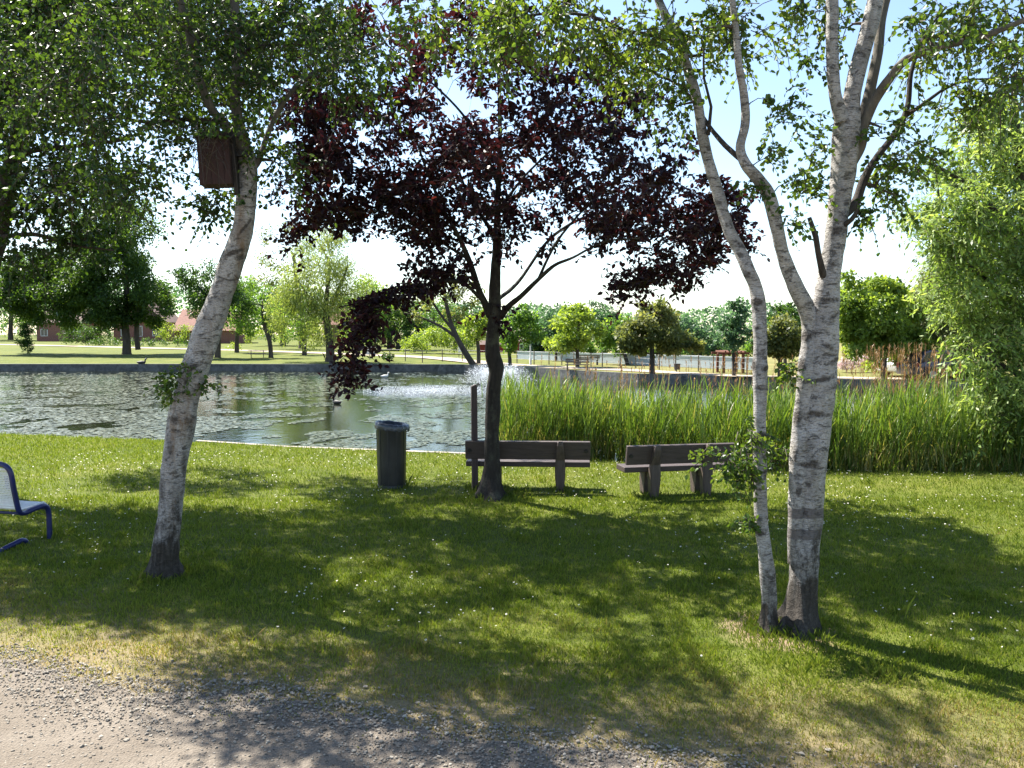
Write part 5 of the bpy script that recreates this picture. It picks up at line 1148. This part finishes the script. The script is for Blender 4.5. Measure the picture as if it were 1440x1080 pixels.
# far bench, picnic table, litter bin
def far_bench(label, px, py, rz):
    g = G(px, py); t = thing('park_bench', label, 'bench', tuple(g), rz)
    bobj('seat', lambda bm: [bx(bm, (0, .0 + i * .14, .44), (1.7, .12, .05)) for i in range(3)], M['timber_grey'], t)
    bobj('backrest', lambda bm: [bx(bm, (0, -.12, .60 + i * .16), (1.7, .05, .12)) for i in range(2)], M['timber_grey'], t)
    for sx in (-1, 1):
        bobj('leg', lambda bm: (bx(bm, (sx * .7, .3, .21), (.08, .08, .415)), bx(bm, (sx * .7, -.07, .42), (.08, .07, .84)), bx(bm, (sx * .7, .115, .38), (.07, .3, .07))), M['timber_grey'], t)
    return t
far_bench('weathered grey bench by the sandy path across the pond', 812, 525, 3.0)
far_bench('grey bench further back near the pale wall across the pond', 828, 514, .1)
g = G(362, 503)
t = thing('picnic_table', 'grey wooden picnic table on the far left lawn', 'picnic table', tuple(g), .3)
bobj('tabletop', lambda bm: [bx(bm, (0, -.3 + i * .15, .74), (1.8, .135, .05)) for i in range(5)], M['timber_grey'], t)
for sy in (-1, 1): bobj('bench_seat', lambda bm: [bx(bm, (0, sy * (.72 + i * .14), .44), (1.8, .125, .05)) for i in range(2)], M['timber_grey'], t)
for sx in (-1, 1):
    def lg(bm):
        for sy in (-1, 1): bx(bm, (sx * .6, sy * .42, .36), (.07, .09, .86), Matrix.Rotation(sy * .42, 3, 'X'))
        bx(bm, (sx * .6 + sx * .07, 0, .39), (.06, 1.7, .09))
    bobj('leg', lg, M['timber_grey'], t)
g = G(952, 524); hh = 13 / F_PX * g[1]
t = thing('litter_bin', 'small dark litter bin on a post before the pale wall', 'bin', tuple(g))
bobj('bin_body', lambda bm: bmesh.ops.create_cone(bm, cap_ends=True, segments=12, radius1=.18, radius2=.22, depth=hh * .65, matrix=Matrix.Translation((0, 0, hh * .65))), M['bin_black'], t)
bobj('post', lambda bm: bx(bm, (0, .25, hh * .45), (.07, .07, hh * .95)), M['bin_black'], t)

# cars
def car(name, label, px, py, rz, body, suv=True):
    g = G(px, py); t = thing(name, label, 'car', tuple(g), rz)
    L2, W2 = 2.15, .88
    prof = [(-L2, .32), (-L2 - .02, .75), (-L2 + .08, .98), (-1.75, 1.0), (-1.62, 1.05), (1.05, 1.02), (1.9, .88), (L2, .72), (L2, .36), (1.8, .26), (-1.8, .26)]
    cab = [(-2.0, 1.0), (-1.72, 1.55), (-1.4, 1.66), (.1, 1.64), (.35, 1.56), (1.1, 1.01)]
    if not suv: cab = [(-1.6, 1.0), (-1.0, 1.38), (-.7, 1.44), (.1, 1.43), (.3, 1.36), (1.1, 1.01)]
    def bd(bm):
        prism(bm, prof, -W2, W2, 'y')
    b = bobj('body', bd, body, t, .05, 2, True)
    def cb(bm): prism(bm, cab, -W2 + .1, W2 - .1, 'y')
    c = bobj('cabin', cb, body, t, .05, 2, True)
    for s in (-1, 1):
        def wn(bm):
            pr = [(x * .92 - .03, 1.05 + (z - 1.0) * .82) for x, z in cab]
            prism(bm, pr, s * (W2 - .12), s * (W2 - .075), 'y')
        bobj('window', wn, M['glass'], c)
    def ws(bm):
        (x1, z1), (x0, z0) = cab[-1], cab[-2]
        A = [bm.verts.new(v) for v in ((x1 + .02, -.66, z1 + .04), (x1 + .02, .66, z1 + .04), (x0 + .05, .58, z0 - .02), (x0 + .05, -.58, z0 - .02))]
        f = bm.faces.new(A); bmesh.ops.solidify(bm, geom=[f], thickness=.02)
    bobj('windscreen', ws, M['glass'], c)
    for sx in (-1.3, 1.35):
        for s in (-1, 1):
            wh = bobj('wheel', lambda bm: bmesh.ops.create_cone(bm, cap_ends=True, segments=20, radius1=.34, radius2=.34, depth=.22, matrix=Matrix.Translation((sx, s * (W2 - .08), .34)) @ Matrix.Rotation(math.pi / 2, 4, 'X')), M['rubber'], t, .03)
            bobj('rim', lambda bm: bmesh.ops.create_cone(bm, cap_ends=True, segments=14, radius1=.2, radius2=.2, depth=.03, matrix=Matrix.Translation((sx, s * (W2 + .04), .34)) @ Matrix.Rotation(math.pi / 2, 4, 'X')), M['pale_metal'], wh)
    for s in (-1, 1):
        bobj('headlight', lambda bm: bx(bm, (L2 - .02, s * .62, .72), (.1, .34, .14)), M['white_paint'], t, .02)
        bobj('tail_light', lambda bm: bx(bm, (-L2, s * .74, .82), (.08, .16, .3)), M['red_paint'], t, .02)
    return t
car('parked_car', 'dark blue-grey car parked under trees beyond the brown reeds', 1322, 534, .25, M['car_blue'])
car('parked_car', 'white car partly hidden left of the dark parked car', 1284, 529, .4, M['car_white'], False)

# fountain
g = P(700, 541, 50.0); g[2] = WATER_Z
t = thing('fountain', 'white fountain spray rising from the pond behind the beech trunk', 'fountain', tuple(g))
rng = np.random.default_rng(3)
n = 14000
az = rng.uniform(0, 6.28, n); v = rng.uniform(.5, 1.0, n) ** .6
ts = rng.uniform(0.0, 1.0, n); el = rng.normal(1.02, .12, n)
vh, vz = 5.6 * v * np.cos(el), 5.2 * v * np.sin(el)
tt = ts * 2 * vz / 9.81
pos = np.stack([g[0] + np.cos(az) * vh * tt, g[1] + np.sin(az) * vh * tt, WATER_Z + .12 + vz * tt - 4.905 * tt ** 2], -1) + rng.normal(0, .03, (n, 3))
V, Fc, tn = stones(rng, pos, np.clip(rng.lognormal(math.log(.014), .4, n), .005, .035))
mkw('spray', [(V, Fc, 0, tn)], [M['spray']], t)
n = 7000
q = sph(rng, n)[:, :2] * (rng.uniform(0, 1, n) ** .5)[:, None]
pos = np.stack([-4.4 + q[:, 0] * 3.9, 44.5 + q[:, 1] * 4.6, WATER_Z + .02 + np.abs(rng.normal(0, .05, n))], -1)
V, Fc, tn = stones(rng, pos, np.clip(rng.lognormal(math.log(.011), .4, n), .004, .03))
mkw('splash', [(V, Fc, 0, tn)], [M['spray']], t)
bobj('nozzle', lambda bm: bmesh.ops.create_cone(bm, cap_ends=True, segments=14, radius1=.35, radius2=.12, depth=.22, matrix=Matrix.Translation((0, 0, .05))), M['dark_cap'], t)

# ducks
def duck(label, px, py, s, rz, mat, head, on_wall=False):
    b = (WATER_Z - HCAM); aa, bb = ray(px, py); Y = b / bb; X = aa * Y; z = WATER_Z
    if on_wall: Y = float(shoreF(X)) - .25; X = aa * Y; z = .10
    t = thing('duck', label, 'duck', (float(X), float(Y), z), rz, group='ducks on the pond')
    pts = [(-.26, 0, .12), (-.2, 0, .09), (-.1, 0, .07), (.02, 0, .07), (.12, 0, .08), (.18, 0, .12), (.2, 0, .19), (.215, 0, .25), (.24, 0, .285), (.275, 0, .28), (.29, 0, .275)]
    rad = [.012, .05, .095, .11, .095, .06, .037, .036, .045, .036, .012]
    p_, r_ = catmull(np.array(pts) * s, np.array(rad) * s, .02 * s)
    mk('body', [(V, Fc, 0, None) for V, Fc in tube(p_, r_, 12)], [mat], t)
    mk('head', [(V, Fc, 0, None) for V, Fc in tube(np.array([(.205, 0, .25), (.235, 0, .288), (.268, 0, .287), (.29, 0, .275)]) * s, np.array([.03, .05, .043, .02]) * s, 12)], [head], t)
    mk('beak', [(V, Fc, 0, None) for V, Fc in tube(np.array([(.285, 0, .275), (.315, 0, .268), (.345, 0, .265)]) * s, np.array([.018, .016, .008]) * s, 8)], [M['beak']], t)
    return t
duck('dark duck swimming on the near pond left of the bin', 474, 568, 1.0, 2.6, M['mallard_dark'], M['mallard_dark'])
duck('pale duck swimming far out left of the fountain', 541, 531, 1.2, .5, M['feather_white'], M['feather_white'])
duck('dark duck resting on the far stone wall on the left', 199, 515, 1.5, .2, M['mallard_dark'], M['car_blue'], True)

# ------------------------------------------------------------------ near furniture
def make_bench(label, loc, rz, ln=2.0, lx=.52):
    t = thing('park_bench', label, 'bench', loc, rz, 'brown plank benches facing the pond')
    bobj('seat', lambda bm: bx(bm, (0, .20, .435), (ln, .40, .085)), M['bench_wood'], t, .012)
    tilt = Matrix.Rotation(.16, 3, 'X')
    b = bobj('backrest', lambda bm: bx(bm, (0, -.065, .675), (ln, .07, .30), tilt), M['bench_wood'], t, .014)
    for sx in (-ln / 2 + .07, ln / 2 - .07):
        bobj('bolt', lambda bm: bmesh.ops.create_cone(bm, cap_ends=True, segments=14, radius1=.036, radius2=.03, depth=.02, matrix=Matrix.Translation((sx, -.104, .665)) @ Matrix.Rotation(math.pi / 2 + .16, 4, 'X')), M['dark_cap'], b)
    for sx in (-lx, lx):
        def rear(bm):
            # curved rear post, broad at the ground and narrowing to a rounded top
            prof = [(-.03, -.08, .058), (-.045, .08, .066), (-.055, .25, .082), (-.06, .40, .084), (-.085, .52, .076), (-.145, .66, .062), (-.172, .76, .052), (-.172, .81, .044), (-.165, .835, .030)]
            rings = []
            for y, z, h in prof:
                dp = .075 if z < .5 else .05
                rings.append([bm.verts.new((sx + a * h, y + b_ * dp, z)) for a, b_ in ((-1, -.75), (-.75, -1), (.75, -1), (1, -.75), (1, .8), (-1, .8))])
            for r0, r1 in zip(rings, rings[1:]):
                for i in range(6): bm.faces.new((r0[i], r0[(i + 1) % 6], r1[(i + 1) % 6], r1[i]))
            bm.faces.new(rings[0][::-1]); bm.faces.new(rings[-1])
        bobj('leg', rear, M['bench_post'], t)
        def front(bm):
            prism(bm, [(.22, -.08), (.36, -.08), (.40, .22), (.38, .3925), (.15, .3925), (.17, .2)], sx - .075, sx + .075, 'x')
        bobj('leg', front, M['bench_post'], t, .012)
        bobj('bearer', lambda bm: bx(bm, (sx, .08, .34), (.10, .17, .09)), M['bench_post'], t)
    return t
c1 = (GN(788, 693) + GN(697, 690)) / 2
make_bench('brown plank bench standing directly behind the purple beech trunk', (float(c1[0]) + .0, float(c1[1]) + .05, 0), -.06)
c2 = (GN(921, 700) + GN(1000, 697)) / 2
make_bench('brown plank bench turned slightly left, in front of the reeds beside the slim birch', (float(c2[0]) - .06, float(c2[1]) + .05, 0), .20, 1.78, .43)

# litter bin
g = GN(551, 684)
t = thing('waste_bin', 'tall black cylindrical bin with a bag folded over its rim by the pond', 'bin', tuple(g))
def binb(bm):
    seg = 40; prof = [(.222, 0), (.225, .02), (.235, .5), (.243, .98), (.25, 1.0), (.25, 1.03), (.232, 1.03), (.228, .9)]
    rings = [[bm.verts.new((math.cos(a) * r, math.sin(a) * r, z)) for a in [k / seg * 2 * math.pi for k in range(seg)]] for r, z in prof]
    for r0, r1 in zip(rings, rings[1:]):
        for i in range(seg): bm.faces.new((r0[i], r0[(i + 1) % seg], r1[(i + 1) % seg], r1[i]))
    bm.faces.new(rings[0][::-1]); bm.faces.new(rings[-1])
bobj('body', binb, M['bin_black'], t, smooth=True)
for k in range(10):
    a = k / 10 * 2 * math.pi + .2
    bobj('rib', lambda bm: bx(bm, (math.cos(a) * .234, math.sin(a) * .234, .5), (.012, .02, .90), Matrix.Rotation(a, 3, 'Z') @ Matrix.Rotation(.021, 3, 'Y')), M['bin_black'], t)
def bag(bm):
    seg = 72; rings = []
    for r, z in ((.215, .93), (.232, 1.045), (.252, 1.055), (.268, 1.03), (.275, .99), (.272, .95)):
        ring = []
        for k in range(seg):
            a = k / seg * 2 * math.pi
            w = mnoise.noise(Vector((math.cos(a) * 4, math.sin(a) * 4, z * 6)))
            w2 = mnoise.noise(Vector((math.cos(a) * 9, math.sin(a) * 9, 3)))
            low = z < 1.0 and r > .26
            ring.append(bm.verts.new((math.cos(a) * (r + .012 * w + .03 * max(0, math.cos(a - .1)) ** 6 * (r > .25)), math.sin(a) * (r + .012 * w), z + .012 * w2 + (.035 * w2 if low else 0) - .03 * math.cos(a) + .01)))
        rings.append(ring)
    for r0, r1 in zip(rings, rings[1:]):
        for i in range(seg): bm.faces.new((r0[i], r0[(i + 1) % seg], r1[(i + 1) % seg], r1[i]))
bobj('bag', bag, M['bag_plastic'], t, smooth=True)
bobj('base', lambda bm: bmesh.ops.create_cone(bm, cap_ends=True, segments=32, radius1=.245, radius2=.235, depth=.05, matrix=Matrix.Translation((.0, 0, .015))), M['bin_black'], t)

# wooden post
g = GN(668, 690)
t = bobj('wooden_post', lambda bm: prism(bm, [(-.05, -.2), (.05, -.2), (.047, 1.70), (.030, 1.725), (-.047, 1.69)], -.05, .05, 'y'), M['post_wood'], None, .008)
t.location = tuple(g); t.rotation_euler = (0, -.008, .15)
tag(t, 'tall square dark brown wooden post just left of the beech trunk', 'post')

# nest box on the leaning birch
YN = 8.12
c = P(305, 230, YN)
t = thing('nest_box', 'red-brown wooden nest box hanging on the leaning birch below its fork', 'nest box', tuple(c), .12)
t.rotation_euler = (0, -.05, .12)
bobj('box_body', lambda bm: [bx(bm, (-.12 + i * .060, 0, 0), (.0592, .24, .44)) for i in range(5)], M['nest_wood'], t, .003, 1)
bobj('roof', lambda bm: prism(bm, [(-.165, .2225), (.165, .2225), (.165, .245), (.02, .30), (-.165, .25)], -.19, .16, 'y'), M['nest_roof'], t, .004, 1)
bobj('back_board', lambda bm: bx(bm, (.168, .05, .0), (.03, .18, .60)), M['nest_roof'], t)
bobj('bracket', lambda bm: bx(bm, (.235, .06, .10), (.12, .05, .05)), M['dark_cap'], t)

# blue tubular seat with white wire mesh, cut by the left edge
g = GN(70, 758)
t = thing('mesh_seat', 'blue tubular metal park seat with white wire mesh at the left edge', 'seat', tuple(g), math.atan2(.97, .25))
# local x = facing the pond, local y = along the seat to the left
LEN = 1.5
end = [(0, 0, -.06), (0, 0, .20), (-.005, 0, .34), (-.03, 0, .405), (-.09, 0, .43), (-.22, 0, .42), (-.36, 0, .40), (-.425, 0, .425), (-.455, 0, .50), (-.50, 0, .72), (-.53, 0, .90), (-.545, .035, .975), (-.55, .11, 1.005), (-.55, .25, 1.01)]
loop = end + [(x, LEN - y, z) for x, y, z in end[::-1]]
pts, rad = catmull(np.array(loop), np.full(len(loop), .031), .03)
mk('frame', [(V, Fc, 0, None) for V, Fc in tube(pts, rad, 14)], [M['blue_metal']], t)
for y in (.06, LEN - .06):
    rr = [(-.26, y, -.05), (-.29, y, .03), (-.35, y, .065), (-.46, y, .05), (-.62, y, .02), (-.75, y, -.04)]
    pts, rad = catmull(np.array(rr), np.full(len(rr), .031), .03)
    mk('foot', [(V, Fc, 0, None) for V, Fc in tube(pts, rad, 12)], [M['blue_metal']], t)
def mesh_panel(name, prof, y0, y1, ny, wire=.0058, rim=.013):
    """wire grid stretched over a curved profile of (x, z) points, with a rounded rim"""
    p3_, _ = catmull(np.array([(x, 0, z) for x, z in prof]), np.ones(len(prof)), .02)
    parts = []
    for k in range(ny + 1):
        q = p3_ + np.array([0, y0 + (y1 - y0) * k / ny, 0])
        for V, Fc in tube(q, wire if 0 < k < ny else rim, 4 if 0 < k < ny else 8): parts.append((V, Fc, 0, None))
    for k, q in enumerate(p3_):
        e = k in (0, len(p3_) - 1)
        for V, Fc in tube(np.array([q + [0, y0, 0], q + [0, (y0 + y1) / 2, 0], q + [0, y1, 0]]), rim if e else wire, 8 if e else 4): parts.append((V, Fc, 0, None))
    return mk(name, parts, [M['white_mesh']], t, smooth=False)
for k in range(3):
    y0 = .045 + k * .475
    mesh_panel('seat', [(.0, .435), (-.03, .46), (-.12, .455), (-.28, .44), (-.40, .445), (-.43, .47)], y0, y0 + .45, 22)
    mesh_panel('backrest', [(-.44, .50), (-.455, .56), (-.49, .74), (-.515, .90), (-.535, .945)], y0, y0 + .45, 22)
    for yy in (y0 + .03, y0 + .42):
        bobj('bracket', lambda bm: bx(bm, (-.485, yy, .78), (.02, .10, .16), Matrix.Rotation(-.17, 3, 'Y')), M['blue_metal'], t)
for z, x in ((.395, -.06), (.385, -.34)):
    mk('cross_bar', [(V, Fc, 0, None) for V, Fc in tube(np.array([(x, 0, z), (x, LEN / 2, z), (x, LEN, z)]), .018, 8)], [M['blue_metal']], t)

# ------------------------------------------------------------------ light, sky, camera
SUN_AZ = (-0.72, 0.69); SUN_EL = math.radians(53)
sd = Vector((SUN_AZ[0] * math.cos(SUN_EL), SUN_AZ[1] * math.cos(SUN_EL), math.sin(SUN_EL))).normalized()
su = bpy.data.lights.new('sun', 'SUN'); su.energy = 5.0; su.angle = math.radians(.53); su.color = (1, .95, .86)
so = bpy.data.objects.new('sun', su); COL.objects.link(so); so.rotation_euler = sd.to_track_quat('Z', 'Y').to_euler(); so.location = (-20, 20, 40)
wd = bpy.data.worlds.new('World'); SC.world = wd; wd.use_nodes = True
nt = wd.node_tree; bg = nt.nodes['Background']
sky = nt.nodes.new('ShaderNodeTexSky'); sky.sky_type = 'NISHITA'; sky.sun_disc = False
sky.sun_elevation = SUN_EL; sky.sun_rotation = math.atan2(sd.x, sd.y)
sky.air_density = 1.0; sky.dust_density = 0.5; sky.ozone_density = 1.0; sky.altitude = 0
nt.links.new(sky.outputs[0], bg.inputs[0]); bg.inputs[1].default_value = 0.08
cd = bpy.data.cameras.new('camera'); co = bpy.data.objects.new('camera', cd); COL.objects.link(co)
cd.sensor_width = 36; cd.lens = F_PX / 1440 * 36; cd.clip_end = 3000; cd.clip_start = .05
co.location = (0, 0, HCAM); co.rotation_euler = (math.pi / 2 - PITCH, 0, 0)
SC.camera = co
vs = SC.view_settings; vs.view_transform = 'Standard'; vs.look = 'None'; vs.gamma = 1; vs.use_curve_mapping = False
vs.exposure = 1.83
SC.render.engine = 'CYCLES'
cy = SC.cycles; cy.max_bounces = 7; cy.diffuse_bounces = 3; cy.glossy_bounces = 3; cy.transmission_bounces = 5; cy.transparent_max_bounces = 6
cy.use_denoising = True; cy.caustics_reflective = False; cy.caustics_refractive = False
try:
    cy.denoiser = 'OPENIMAGEDENOISE'; cy.denoising_input_passes = 'RGB_ALBEDO_NORMAL'
except Exception: pass
